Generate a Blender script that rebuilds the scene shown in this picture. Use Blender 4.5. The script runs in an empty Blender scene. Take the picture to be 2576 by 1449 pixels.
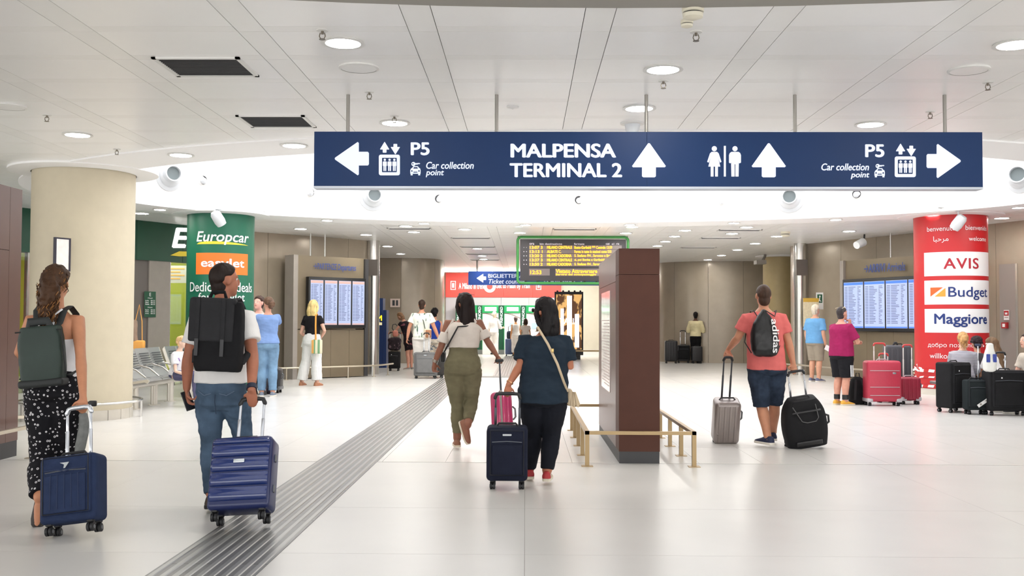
import bpy, bmesh, math, random
from mathutils import Vector as V, Matrix, noise
random.seed(7)
PI = math.pi
S = bpy.context.scene
COL = S.collection
# ------------------------------------------------------------------ camera
FX, CX, CY, CAMZ, HOR = 2515.0, 1288.0, 724.5, 1.37, 811.5
HC = 2.15                     # ceiling above the camera
ZC = CAMZ + HC                # ceiling height
_yaw, _pit, _rol = math.atan(34 / FX), math.atan((HOR - CY) / FX), 0.0035
_F = V((-math.sin(_yaw) * math.cos(_pit), math.cos(_yaw) * math.cos(_pit), math.sin(_pit)))
_R0 = _F.cross(V((0, 0, 1))).normalized()
_U0 = _R0.cross(_F)
_R = _R0 * math.cos(_rol) + _U0 * math.sin(_rol)
_U = _U0 * math.cos(_rol) - _R0 * math.sin(_rol)
CAM = V((0, 0, CAMZ))
cd = bpy.data.cameras.new('camera'); cam = bpy.data.objects.new('camera', cd); COL.objects.link(cam)
cd.sensor_width = 36; cd.lens = 36 * FX / 2576; cd.clip_end = 200
cam.matrix_world = Matrix(((_R.x, _U.x, -_F.x, 0), (_R.y, _U.y, -_F.y, 0), (_R.z, _U.z, -_F.z, CAMZ), (0, 0, 0, 1)))
S.camera = cam
# ------------------------------------------------------------------ world, exposure
S.view_settings.view_transform = 'Standard'; S.view_settings.look = 'None'
S.view_settings.exposure = 0.86; S.view_settings.gamma = 1; S.view_settings.use_curve_mapping = False
W = bpy.data.worlds.new('world'); S.world = W; W.use_nodes = True
_bg = W.node_tree.nodes['Background']
_bg.inputs[0].default_value = (1, 0.995, 0.985, 1); _bg.inputs[1].default_value = 2.0
SKY_STRENGTH = (1.25, 0.3)     # daylight on the far and the near skylight glazing
LAMP_STRENGTH = 62.0          # recessed downlights
try:
    S.cycles.max_bounces = 5; S.cycles.diffuse_bounces = 4; S.cycles.glossy_bounces = 2; S.cycles.adaptive_threshold = .03; S.cycles.use_light_tree = False; S.cycles.use_denoising = True
    S.cycles.transmission_bounces = 4; S.cycles.sample_clamp_indirect = 6
except Exception: pass

# ------------------------------------------------------------------ pixel helpers (a pixel gives a direction only)
def ray(px, py): return (_F * FX + _R * (px - CX) - _U * (py - CY)).normalized()
def at(px, py, Y):
    d = ray(px, py); return CAM + d * (Y / d.y)
def onz(px, py, z=0.0):
    d = ray(px, py); return CAM + d * ((z - CAMZ) / d.z)
def onplane(px, py, p, n):
    d = ray(px, py); return CAM + d * ((p - CAM).dot(n) / d.dot(n))

# ------------------------------------------------------------------ materials
def lin(c):
    f = lambda u: (u / 12.92 if u <= 0.04045 else ((u + 0.055) / 1.055) ** 2.4)
    return tuple(f(x / 255) for x in c) + (1,)
MATS = {}
def mat(name, col=(200, 200, 200), rough=.5, metal=0, spec=.5, bump=0, bs=150, var=0, vs=6, emit=0, ecol=None, coat=0, stretch=None, aniso=0):
    if name in MATS: return MATS[name]
    m = bpy.data.materials.new(name); m.use_nodes = True; N = m.node_tree.nodes; L = m.node_tree.links
    b = N['Principled BSDF']
    b.inputs['Base Color'].default_value = lin(col); b.inputs['Roughness'].default_value = rough
    b.inputs['Metallic'].default_value = metal; b.inputs['Specular IOR Level'].default_value = spec
    b.inputs['Coat Weight'].default_value = coat; b.inputs['Coat Roughness'].default_value = .08
    if emit:
        b.inputs['Emission Color'].default_value = lin(ecol or col); b.inputs['Emission Strength'].default_value = emit
        if emit < 3: m.cycles.emission_sampling = 'NONE'
    if bump or var:
        tc = N.new('ShaderNodeTexCoord'); mp = N.new('ShaderNodeMapping'); L.new(tc.outputs['Object'], mp.inputs[0])
        if stretch: mp.inputs['Scale'].default_value = stretch
    if var:
        n = N.new('ShaderNodeTexNoise'); n.inputs['Scale'].default_value = vs; n.inputs['Detail'].default_value = 5
        L.new(mp.outputs[0], n.inputs['Vector'])
        r = N.new('ShaderNodeValToRGB'); c = lin(col)
        r.color_ramp.elements[0].position = .3; r.color_ramp.elements[1].position = .7
        r.color_ramp.elements[0].color = tuple(max(0, x * (1 - var)) for x in c[:3]) + (1,)
        r.color_ramp.elements[1].color = tuple(min(1, x * (1 + var)) for x in c[:3]) + (1,)
        L.new(n.outputs['Fac'], r.inputs[0]); L.new(r.outputs[0], b.inputs['Base Color'])
    if bump:
        n = N.new('ShaderNodeTexNoise'); n.inputs['Scale'].default_value = bs; n.inputs['Detail'].default_value = 3
        L.new(mp.outputs[0], n.inputs['Vector'])
        bp = N.new('ShaderNodeBump'); bp.inputs['Strength'].default_value = bump; bp.inputs['Distance'].default_value = .01
        L.new(n.outputs['Fac'], bp.inputs['Height']); L.new(bp.outputs[0], b.inputs['Normal'])
    MATS[name] = m; return m
def cloth(name, col, var=.12, vs=9, bump=.25, bs=260, rough=.85): return mat(name, col, rough, 0, .2, bump, bs, var, vs)
def pattern(name, kind, c1, c2, scale=30, rough=.8, thr=.5, rot=(0, 0, 0), cs=(1, 1, 1)):
    """two colours: stripes ('wave') or small rings ('ring') or blotches ('blot')"""
    if name in MATS: return MATS[name]
    m = mat(name, c1, rough, spec=.25); N = m.node_tree.nodes; L = m.node_tree.links; b = N['Principled BSDF']
    tc = N.new('ShaderNodeTexCoord'); mp = N.new('ShaderNodeMapping'); L.new(tc.outputs['Object'], mp.inputs[0])
    mp.inputs['Rotation'].default_value = rot; mp.inputs['Scale'].default_value = cs
    mx = N.new('ShaderNodeMix'); mx.data_type = 'RGBA'
    mx.inputs[6].default_value = lin(c1); mx.inputs[7].default_value = lin(c2)
    r = N.new('ShaderNodeValToRGB'); r.color_ramp.interpolation = 'LINEAR'
    if kind == 'wave':
        t = N.new('ShaderNodeTexWave'); t.inputs['Scale'].default_value = scale; t.inputs['Distortion'].default_value = .3; out = t.outputs['Fac']
        r.color_ramp.elements[0].position = thr; r.color_ramp.elements[1].position = min(1, thr + .08)
    elif kind == 'ring':
        t = N.new('ShaderNodeTexVoronoi'); t.inputs['Scale'].default_value = scale; t.inputs['Randomness'].default_value = .75; out = t.outputs['Distance']
        e = r.color_ramp.elements; e[0].position = .10; e[0].color = (0, 0, 0, 1); e[1].position = .15; e[1].color = (1, 1, 1, 1)
        x = e.new(.25); x.color = (1, 1, 1, 1); x = e.new(.30); x.color = (0, 0, 0, 1)
    else:
        t = N.new('ShaderNodeTexNoise'); t.inputs['Scale'].default_value = scale; t.inputs['Detail'].default_value = 4; out = t.outputs['Fac']
        r.color_ramp.elements[0].position = thr; r.color_ramp.elements[1].position = min(1, thr + .05)
    L.new(mp.outputs[0], t.inputs['Vector']); L.new(out, r.inputs[0]); L.new(r.outputs[0], mx.inputs[0]); L.new(mx.outputs[2], b.inputs['Base Color'])
    return m

# ------------------------------------------------------------------ mesh building
def mesh_obj(name, me, m=None, parent=None):
    o = bpy.data.objects.new(name, me); COL.objects.link(o)
    if m is not None and not me.materials: me.materials.append(m)
    if parent is not None: o.parent = parent
    return o
class MB:
    def __init__(s): s.v = []; s.f = []
    def add(s, vs, fs):
        k = len(s.v); s.v += [tuple(p) for p in vs]; s.f += [tuple(i + k for i in f) for f in fs]; return s
    def box(s, lo, hi):
        x0, y0, z0 = lo; x1, y1, z1 = hi
        return s.add([(x0, y0, z0), (x1, y0, z0), (x1, y1, z0), (x0, y1, z0), (x0, y0, z1), (x1, y0, z1), (x1, y1, z1), (x0, y1, z1)],
                     [(3, 2, 1, 0), (4, 5, 6, 7), (0, 1, 5, 4), (1, 2, 6, 5), (2, 3, 7, 6), (3, 0, 4, 7)])
    def obox(s, c, size, M=None):
        t = MB().box([-x / 2 for x in size], [x / 2 for x in size]); c = V(c)
        return s.add([c + (M @ V(p) if M else V(p)) for p in t.v], t.f)
    def rbox(s, c, size, r=.02, seg=3, M=None, taper=None):
        bm = bmesh.new(); bmesh.ops.create_cube(bm, size=1)
        for v in bm.verts: v.co = V((v.co.x * size[0], v.co.y * size[1], v.co.z * size[2]))
        bmesh.ops.bevel(bm, geom=bm.edges[:], offset=min(r, min(size) * .49), segments=seg, profile=.5, affect='EDGES')
        c = V(c); vs = []
        for v in bm.verts:
            p = v.co.copy()
            if taper: f = 1 + taper * (p.z / size[2]); p.x *= f; p.y *= f
            vs.append(c + (M @ p if M else p))
        bm.verts.index_update()
        fs = [tuple(v.index for v in f.verts) for f in bm.faces]; bm.free()
        return s.add(vs, fs)
    def loft(s, rings, cap=True, closed=True):
        n = len(rings[0]); vs = [p for r in rings for p in r]; fs = []
        for i in range(len(rings) - 1):
            for j in range(n if closed else n - 1):
                a = i * n + j; b = i * n + (j + 1) % n
                fs.append((a, b, b + n, a + n))
        if cap: fs.append(tuple(range(n))[::-1]); fs.append(tuple(range((len(rings) - 1) * n, len(rings) * n)))
        return s.add(vs, fs)
    def tube(s, pts, r, n=8, side=None, flat=1.0, round_ends=False):
        """tube along pts; r a number or a list; side = direction of the wide axis, flat = thickness ratio across it"""
        pts = [V(p) for p in pts]; rs = list(r) if hasattr(r, '__len__') else [r] * len(pts)
        if round_ends:
            a = (pts[0] - pts[1]).normalized(); b = (pts[-1] - pts[-2]).normalized(); r0, r1 = rs[0], rs[-1]
            p0, p1 = pts[0], pts[-1]
            pts = [p0 + a * r0 * .95, p0 + a * r0 * .7] + pts + [p1 + b * r1 * .7, p1 + b * r1 * .95]
            rs = [r0 * .3, r0 * .72] + rs + [r1 * .72, r1 * .3]
        rings = []; ref = V(side) if side is not None else None
        for i, p in enumerate(pts):
            t = (pts[min(i + 1, len(pts) - 1)] - pts[max(i - 1, 0)])
            t = t.normalized() if t.length > 1e-9 else V((0, 0, 1))
            if ref is None: ref = V((1, 0, 0)) if abs(t.x) < .8 else V((0, 1, 0))
            u = ref - t * ref.dot(t)
            if u.length < 1e-6: u = V((0, 0, 1)).cross(t)
            u.normalize(); w = t.cross(u)
            if side is None: ref = u
            rings.append([p + u * (rs[i] * math.cos(2 * PI * k / n)) + w * (rs[i] * flat * math.sin(2 * PI * k / n)) for k in range(n)])
        return s.loft(rings)
    def lathe(s, prof, n=24, c=(0, 0, 0), M=None, cap=False):
        c = V(c); rings = []
        for r, z in prof:
            rr = []
            for k in range(n):
                p = V((r * math.cos(2 * PI * k / n), r * math.sin(2 * PI * k / n), z)); rr.append(c + (M @ p if M else p))
            rings.append(rr)
        return s.loft(rings, cap=cap)
    def ball(s, c, r, n=12, M=None, m=None):
        r = V(r) if hasattr(r, '__len__') else V((r, r, r)); m = m or max(6, n * 2 // 3); c = V(c); rings = []
        for i in range(1, m):
            a = PI * i / m - PI / 2; rr = []
            for k in range(n):
                p = V((r.x * math.cos(a) * math.cos(2 * PI * k / n), r.y * math.cos(a) * math.sin(2 * PI * k / n), r.z * math.sin(a)))
                rr.append(c + (M @ p if M else p))
            rings.append(rr)
        return s.loft(rings)
    def prism(s, poly, f, d):
        """2-d polygon -> solid; f maps (u,v) to a point, d = thickness vector"""
        n = len(poly); a = [V(f(*p)) for p in poly]; b = [p + V(d) for p in a]
        return s.add(a + b, [tuple(range(n)), tuple(range(2 * n - 1, n - 1, -1))] + [(i, i + n, (i + 1) % n + n, (i + 1) % n) for i in range(n)])
    def mesh(s, name, smooth=True, angle=38):
        me = bpy.data.meshes.new(name); me.from_pydata(s.v, [], s.f)
        bm = bmesh.new(); bm.from_mesh(me); bmesh.ops.recalc_face_normals(bm, faces=bm.faces[:]); bm.to_mesh(me); bm.free()
        if smooth:
            me.polygons.foreach_set('use_smooth', [True] * len(me.polygons)); me.set_sharp_from_angle(angle=math.radians(angle))
        return me
    def build(s, name, m=None, parent=None, smooth=True, angle=38, off=None):
        if off is not None: s.v = [tuple(V(p) - off) for p in s.v]
        return mesh_obj(name, s.mesh(name, smooth, angle), m, parent)
_tmp = bpy.data.scenes.new('tmp_eval')
def remesh(mb, voxel, smooth=4):
    """fuse overlapping closed shapes into one continuous surface"""
    me = mb.mesh('tmp', False); ob = bpy.data.objects.new('tmp', me); _tmp.collection.objects.link(ob)
    md = ob.modifiers.new('r', 'REMESH'); md.mode = 'VOXEL'; md.voxel_size = voxel; md.use_smooth_shade = True
    if smooth:
        sm = ob.modifiers.new('s', 'SMOOTH'); sm.factor = .5; sm.iterations = smooth
    vl = _tmp.view_layers[0]; vl.update(); dg = vl.depsgraph
    out = bpy.data.meshes.new_from_object(ob.evaluated_get(dg))
    bpy.data.objects.remove(ob); bpy.data.meshes.remove(me)
    out.polygons.foreach_set('use_smooth', [True] * len(out.polygons))
    return out
def wrinkle(me, amp, sc=(9, 9, 16), seed=0):
    o = V((seed * 3.1, seed * 1.7, seed * .9)); nn = [v.normal.copy() for v in me.vertices]
    for v, n in zip(me.vertices, nn):
        p = V((v.co.x * sc[0], v.co.y * sc[1], v.co.z * sc[2])) + o
        v.co += n * (amp * (noise.noise(p) + .5 * noise.noise(p * 2.3)))
    return me

# ------------------------------------------------------------------ scene objects
def tag(o, label=None, cat=None, group=None, kind=None):
    if label: o['label'] = label
    if cat: o['category'] = cat
    if group: o['group'] = group
    if kind: o['kind'] = kind
    return o
def thing(name, label, cat, loc=(0, 0, 0), rz=0, group=None):
    o = bpy.data.objects.new(name, None); COL.objects.link(o); o.location = loc; o.rotation_euler = (0, 0, rz); o.empty_display_size = .1
    return tag(o, label, cat, group)
def struct(name, mb, m, **k):
    o = mb.build(name, m, **k) if isinstance(mb, MB) else mb
    o['kind'] = 'structure'; return o
def copy_tree(o, parent=None):
    c = o.copy(); COL.objects.link(c); c.parent = parent
    for ch in [x for x in o.children]: copy_tree(ch, c)
    return c
# ------------------------------------------------------------------ lettering
def glyphs(s, bold=0.0, italic=0.0, space=1.0):
    cu = bpy.data.curves.new('t', 'FONT'); cu.body = s; cu.offset = bold; cu.shear = italic; cu.space_character = space; cu.resolution_u = 4
    ob = bpy.data.objects.new('t', cu); me = bpy.data.meshes.new_from_object(ob)
    vs = [(v.co.x, v.co.y) for v in me.vertices]; fs = [tuple(p.vertices) for p in me.polygons]
    bpy.data.objects.remove(ob); bpy.data.curves.remove(cu); bpy.data.meshes.remove(me)
    x0 = min(v[0] for v in vs); x1 = max(v[0] for v in vs); y0 = min(v[1] for v in vs); y1 = max(v[1] for v in vs)
    return [((x - x0) / (x1 - x0), (y - y0) / (y1 - y0)) for x, y in vs], fs
def letters(s, f, m, parent, off=None, name='lettering', bold=.02, italic=0, space=1.0):
    """f maps the unit box (u right, v up) of the word to a point in space"""
    vs, fs = glyphs(s, 0.0, italic, space); mb = MB(); b = bold * .9 / max(1, len(s)) * 1.3; c = bold * .55
    for i, (du, dv) in enumerate(((0, 0), (-b, 0), (b, 0), (0, c), (0, -c), (-b * .7, c * .7), (b * .7, -c * .7)) if bold >= .01 else ((0, 0),)):
        P = []
        for u, v in vs:
            u, v = b + (u + du) * (1 - 2 * b), c + (v + dv) * (1 - 2 * c); p = V(f(u, v)); n = (V(f(u + .01, v)) - p).cross(V(f(u, v + .01)) - p)
            P.append(p + n.normalized() * (i * .0006))
        mb.add(P, fs)
    if off is not None: mb.v = [tuple(V(p) - off) for p in mb.v]
    me = bpy.data.meshes.new(name); me.from_pydata(mb.v, [], mb.f)
    return mesh_obj(name, me, m, parent)
def pxbox(x0, x1, yt, yb, Y):
    """map the unit box to a pixel box lying on the upright plane at distance Y"""
    a, b, c = at(x0, yb, Y), at(x1, yb, Y), at(x0, yt, Y)
    return lambda u, v: a + (b - a) * u + (c - a) * v
# ================================================================== SETTING
WHITE = mat('white_paint', (238, 236, 232), .55, var=.02)
CEILM = mat('ceiling_metal', (250, 249, 247), .3, metal=0, spec=.5, var=.025, vs=2)
CEILS = mat('ceiling_strip', (245, 244, 241), .33, metal=0, spec=.5, var=.02, vs=2)
PLENUM = mat('ceiling_backing', (150, 148, 144), .8)
RINGM = mat('plaster_white', (245, 244, 243), .6)
FLOORN = mat('floor_stone_near', (208, 206, 202), .3, spec=.5, var=.035, vs=1.3)
FLOORF = mat('floor_stone_far', (221, 219, 215), .26, spec=.5, var=.03, vs=1.1)
GROUT = mat('floor_joint', (120, 114, 106), .8)
DARKJ = mat('expansion_joint', (60, 56, 52), .5, metal=.3)
BROWN = mat('brown_laminate', (162, 149, 132), .22, spec=.55, metal=.15, var=.05, vs=3)
BROWN2 = mat('brown_laminate_warm', (122, 110, 90), .3, spec=.5, var=.05, vs=3)
GREYP = mat('grey_panel', (150, 143, 136), .4, var=.04)
CHROME = mat('brushed_steel', (205, 203, 198), .22, metal=.9)
STEEL = mat('rail_steel', (196, 186, 168), .3, metal=.7)
BRASS = mat('rail_bronze', (166, 142, 104), .38, metal=.5)
BEIGE = mat('column_beige', (198, 188, 164), .6, var=.03, bump=.05, bs=90)
LAMPON = mat('lamp_diffuser_lit', (255, 250, 240), .4, emit=LAMP_STRENGTH, ecol=(255, 251, 244))
TRIMW = mat('lamp_trim', (225, 224, 220), .4)
BLACK = mat('black_plastic', (22, 22, 24), .45)
DGREY = mat('dark_grey_metal', (70, 70, 72), .45, metal=.4)

# the two oval roof lights
ELL = [dict(c=(0.94, 16.63), a=8.2, b=4.63, t=-.0366), dict(c=(1.0, 1.12), a=8.2, b=4.63, t=-.0366)]
RING = .95
def ell_pt(e, ang, off=0.0):
    u, v = (e['a'] + off) * math.cos(ang), (e['b'] + off) * math.sin(ang); c, s = math.cos(e['t']), math.sin(e['t'])
    return (e['c'][0] + u * c - v * s, e['c'][1] + u * s + v * c)
def ell_r(e, x, y, off=0.0):
    c, s = math.cos(e['t']), math.sin(e['t']); dx, dy = x - e['c'][0], y - e['c'][1]
    return math.hypot((dx * c + dy * s) / (e['a'] + off), (-dx * s + dy * c) / (e['b'] + off))
def ray_ell(px, py, e=ELL[0]):
    """far wall of the oval well met by a pixel's direction"""
    d = ray(px, py); hit = None
    for i in range(400, 3200):
        p = CAM + d * (i * .01 / d.y)
        if p.y > e['c'][1] and ell_r(e, p.x, p.y) >= 1: hit = p; break
    return hit

# ---- floor
FY0, FYN, FY1 = -7.0, 9.85, 46.0
floor = struct('floor', MB().box((-17, FY0, -.06), (17, FY1, -.004)), GROUT, smooth=False)
def piece(name, me, m, parent, loc):
    o = bpy.data.objects.new(name, me); COL.objects.link(o); o.parent = parent; o.location = loc
    if not me.materials: me.materials.append(m)
    return o
def slab_mesh(name, w, l, t=.02, bev=.0015):
    mb = MB(); mb.box((0, 0, -t), (w, l, 0)); return mb.mesh(name, False)
rows = [FY0, -4.0, -1.0, 1.5, 3.0, 4.5, 5.96, 7.43, FYN]
for i in range(len(rows) - 1):
    l = rows[i + 1] - rows[i] - (.024 if i == 7 else .004)
    me = slab_mesh('stone_slab', 3.398, l)
    for k in range(10): piece('stone_slab', me, FLOORN, floor, (-17 + 3.4 * k, rows[i], 0))
struct_j = MB().box((-17, 7.407, -.004), (17, 7.4295, -.001)).build('joint_strip', DARKJ, floor, smooth=False)
TW, TL = .622, 1.245
tile_me = slab_mesh('floor_tile', TW - .003, TL - .003)
cells = []
for j in range(30):
    for i in range(-28, 28):
        x, y = -.78 + i * TW, FYN + j * TL
        if y + TL > FY1: continue
        cells.append((y if abs(x - .0135 * y) < y * .56 else y + 100, x, y))
cells.sort(); rest = MB()
for n, (k, x, y) in enumerate(cells):
    if n < 300: piece('floor_tile', tile_me, FLOORF, floor, (x, y, 0))
    else: rest.box((x, y, -.02), (x + TW - .003, y + TL - .003, 0))
tag(rest.build('floor_tile_field', FLOORF, floor, smooth=False), kind='stuff')

# ---- ribbed tactile guide strip
TACT = mat('ribbed_steel', (150, 150, 147), .3, metal=.35, spec=.6, var=.12, vs=7, stretch=(1, .2, 1))
TACTD = mat('ribbed_steel_groove', (112, 112, 110), .35, metal=.35, var=.1, vs=9)
def tactile(name, label, x0, x1, y0, y1, nr=9, along='y', plate=1.2, group='tactile guide strips in the floor'):
    t = thing(name, label, 'tactile strip', (x0, y0, 0), 0, group)
    L, Wd = (y1 - y0, x1 - x0) if along == 'y' else (x1 - x0, y1 - y0)
    k = max(1, round(L / plate)); pl = L / k
    pm = MB().box((0, 0, 0), ((Wd, pl - .004, .004) if along == 'y' else (pl - .004, Wd, .004))).mesh('base_plate', False)
    for i in range(k): piece('base_plate', pm, TACTD, t, (0, i * pl, 0) if along == 'y' else (i * pl, 0, 0))
    pitch = Wd / nr
    for i in range(nr):
        a = (i + .5) * pitch; w = pitch * .27
        mb = MB()
        if along == 'y': mb.loft([[(a - w, y, .003), (a - w * .7, y, .009), (a + w * .7, y, .009), (a + w, y, .003)] for y in (0, L)])
        else: mb.loft([[(x, a - w, .003), (x, a - w * .7, .009), (x, a + w * .7, .009), (x, a + w, .003)] for x in (0, L)])
        mb.build('rib', TACT, t, angle=20)
    return t
tactile('tactile_strip', 'long grey ribbed guide strip running diagonally up the foreground floor', -2.04, -1.45, 3.2, 25.4, 9)
tactile('tactile_strip', 'short ribbed guide strip crossing the floor behind the long-haired woman', -1.44, -.25, 25.0, 25.55, 8, 'x', .6)
tactile('tactile_strip', 'far ribbed guide strip leading to the ticket machines', -.84, -.25, 25.6, 42.0, 8)

# ---- ceiling of metal panels
SX, SW, MX = -.867, .212, 1.273
RY, CW, MY = 7.19, .13, .785
ceil = thing('ceiling', None, None); tag(ceil, kind='structure')
back = MB()
for i in range(-14, 15):
    for j in range(-8, 52):
        x, y = i * 1.3, j * .9
        if any(ell_r(e, x + .65, y + .45, RING * .7) < 1.0 for e in ELL): continue
        back.add([(x, y, ZC + .05), (x + 1.3, y, ZC + .05), (x + 1.3, y + .9, ZC + .05), (x, y + .9, ZC + .05)], [(0, 1, 2, 3)])
back.build('ceiling_backing', PLENUM, ceil, smooth=False)
def clipped(x, y, w, l):
    """quads of a rectangle left outside the oval wells"""
    n = 8; q = []
    for a in range(n):
        for b in range(n):
            cx, cy = x + w * (a + .5) / n, y + l * (b + .5) / n
            if all(ell_r(e, cx, cy, RING * .5) > 1 for e in ELL):
                q.append((x + w * a / n, y + l * b / n, x + w * (a + 1) / n, y + l * (b + 1) / n))
    return q
def ceil_kind(name, m, w, l, spots, limit=300):
    me = MB().box((0, 0, 0), (w, l, .015)).mesh(name, False); rest = MB(); vis = []
    for x, y in spots:
        cs = [(x, y), (x + w, y), (x, y + l), (x + w, y + l), (x + w / 2, y + l / 2)]
        ins = [any(ell_r(e, px, py, RING * .5) < 1 for e in ELL) for px, py in cs]
        if all(ins): continue
        seen = y > 5.4 and abs(x + w / 2 - .0 * y) < y * .55 + .8
        vis.append((y if seen else 200 + y, x, y, any(ins)))
    vis.sort(); n = 0
    for k, x, y, cut in vis:
        if n < limit and k < 200:
            n += 1
            if cut:
                mb = MB()
                for q in clipped(x, y, w, l): mb.box((q[0] - x, q[1] - y, 0), (q[2] - x, q[3] - y, .015))
                if not mb.v: n -= 1; continue
                o = mb.build(name, m, ceil, smooth=False); o.location = (x, y, ZC)
            else: piece(name, me, m, ceil, (x, y, ZC))
        elif cut:
            for q in clipped(x, y, w, l): rest.box((q[0], q[1], ZC), (q[2], q[3], ZC + .015))
        else: rest.box((x, y, ZC), (x + w, y + l, ZC + .015))
    if rest.v: tag(rest.build(name + '_field', m, ceil, smooth=False), kind='stuff')
I = range(-12, 13); Jr = range(-9, 50)
ceil_kind('ceiling_panel', CEILM, MX - SW - .005, MY - CW - .005, [(SX + SW + .0025 + MX * i, RY + CW + .0025 + MY * j) for i in I for j in Jr])
ceil_kind('cross_strip', CEILS, MX - SW - .005, CW - .003, [(SX + SW + .0025 + MX * i, RY + .0015 + MY * j) for i in I for j in Jr])
ceil_kind('long_strip', CEILS, SW - .006, MY - .004, [(SX + .003 + MX * i, RY + CW + .002 + MY * j) for i in I for j in Jr])

# ---- oval roof lights: plaster ring, white well wall, glazing
def well(k, e, zt):
    n = 96; A = [2 * PI * i / n for i in range(n)]
    mb = MB()
    pro = [(0, ZC + .06), (0, ZC - .02), (RING, ZC - .02), (RING, ZC + .02)]
    mb.loft([[(*ell_pt(e, a, o), z) for a in A] for o, z in pro], cap=False)
    struct('trim_%d' % k, mb, RINGM if k == 1 else mat('plaster_grey', (150, 146, 138), .6))  # second ring: shade on its unlit underside painted in as darker plaster
    mb = MB().loft([[(*ell_pt(e, a, 0.002), z) for a in A] for z in (ZC + .05, zt)], cap=False)
    struct('wall_skylight_well_%d' % k, mb, RINGM)
    g = MB(); g.add([(*ell_pt(e, a, 0.0), zt) for a in A], [tuple(range(n))])
    gm = mat('skylight_glazing_%d' % k, (255, 255, 255), .4, emit=SKY_STRENGTH[k - 1], ecol=(250, 251, 255))
    w = struct('window_%d' % k, g, gm, smooth=False)
    for i in range(-5, 6):
        x = i * 1.5; h = e['b'] * math.sqrt(max(0, 1 - (x / e['a']) ** 2)) * .985
        MB().box((e['c'][0] + x - .03, e['c'][1] - h, zt - .08), (e['c'][0] + x + .03, e['c'][1] + h, zt - .005)).build('glazing_bar', WHITE, w, smooth=False)
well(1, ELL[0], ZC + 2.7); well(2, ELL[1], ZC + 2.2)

# jet nozzles and small spots on the far wall of the well
NOZ = mat('nozzle_white', (214, 217, 220), .35)
NOZD = mat('nozzle_inside', (120, 130, 132), .5)
for i, (px, py, tx, lab) in enumerate([
        (424, 442, .75, 'leftmost white jet nozzle high on the oval well wall'), (938, 496, .28, 'white jet nozzle below the lift symbol at the left of the big sign'),
        (1987, 500, -.3, 'white jet nozzle below the right part of the big sign'), (2568, 445, -.75, 'white jet nozzle at the right edge of the picture')]):
    p = ray_ell(px, py); e = ELL[0]; nrm = (V((e['c'][0], e['c'][1], p.z)) - p); nrm.x *= (e['b'] / e['a']) ** 2; nrm.normalize()
    t = thing('jet_nozzle', lab, 'air nozzle', p, 0, 'jet nozzles on the well wall')
    M = nrm.to_track_quat('Z', 'Y').to_matrix(); MB().lathe([(.29, -.02), (.29, .03), (.25, .05), (.22, .05)], 28, M=M, cap=True).build('mounting_ring', NOZ, t)
    MB().ball((0, 0, 0), .225, 24).build('ball_body', NOZ, t)
    d = (V((tx, -1, .05))).normalized(); M2 = d.to_track_quat('Z', 'Y').to_matrix()
    MB().lathe([(.17, .1), (.14, .24), (.15, .32), (.128, .325), (.12, .26)], 24, M=M2).build('nozzle_cone', NOZ, t)
    MB().lathe([(.122, .265), (.05, .262), (.001, .26)], 20, M=M2).build('nozzle_throat', NOZD, t)
for px, py, lab in [(510, 453, 'small round spot recessed in the well wall beside the leftmost nozzle'), (780, 484, 'small round spot at the lower left corner of the big sign'),
                    (1104, 500, 'small round spot below the left car symbol of the big sign'), (1456, 503, 'small round spot below the word terminal'),
                    (1815, 505, 'small round spot below the toilet symbol'), (2155, 488, 'small round spot below the right collection point lettering')]:
    p = ray_ell(px, py); t = thing('wall_spot', lab, 'spotlight', p, 0, 'small spots in the well wall')
    nrm = (V((ELL[0]['c'][0], ELL[0]['c'][1], p.z)) - p); nrm.x *= .32; nrm.normalize(); M = nrm.to_track_quat('Z', 'Y').to_matrix()
    MB().lathe([(.11, -.01), (.11, .012), (.085, .012), (.085, -.005)], 24, M=M).build('bezel', TRIMW, t)
    MB().lathe([(.085, .004), (.03, .002), (.001, .001)], 20, M=M).build('aperture', DGREY, t)
    MB().ball(M @ V((0, -.02, .05)) if M else (0, 0, 0), .06, 14).build('lamp_ball', NOZ, t)

# ---- ceiling fittings
def dl_proto():
    t = thing('downlight', 'x', 'downlight')
    MB().lathe([(.16, 0), (.17, -.012), (.135, -.014), (.13, -.002)], 28).build('trim_ring', TRIMW, t)
    g = MB(); g.add([(.132 * math.cos(2 * PI * i / 16), .132 * math.sin(2 * PI * i / 16), -.008) for i in range(16)], [tuple(range(15, -1, -1))]); g.build('lamp_disc', LAMPON, t, smooth=False)
    return t
dl0 = dl_proto(); dl_used = False
def downlight(px, py, lab, z=ZC, sc=1.0, group='recessed downlights in the panelled ceiling', pos=None):
    global dl_used
    p = pos or onz(px, py, z); o = dl0 if not dl_used else copy_tree(dl0); dl_used = True
    o.location = p; o.scale = (sc, sc, 1); tag(o, lab, group=group); return o
for px, py, lab in [(863, 106, 'downlight in the near ceiling at upper left of the big sign'), (1668, 173, 'downlight in the near ceiling above the third hanging rod'),
                    (1608, 271, 'downlight beside the third rod of the big sign'), (993, 308, 'downlight just above the left lift symbol of the big sign'),
                    (2190, 312, 'downlight just above the right end of the big sign'), (2555, 110, 'downlight at the right edge of the near ceiling'),
                    (195, 338, 'downlight above the thick beige column'), (740, 365, 'downlight in the plaster ring left of the big sign'), (455, 389, 'downlight in the plaster ring right of the beige column')]:
    downlight(px, py, lab, ZC - .02 if py > 350 and px < 800 and px > 400 else ZC)
farl = []
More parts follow.
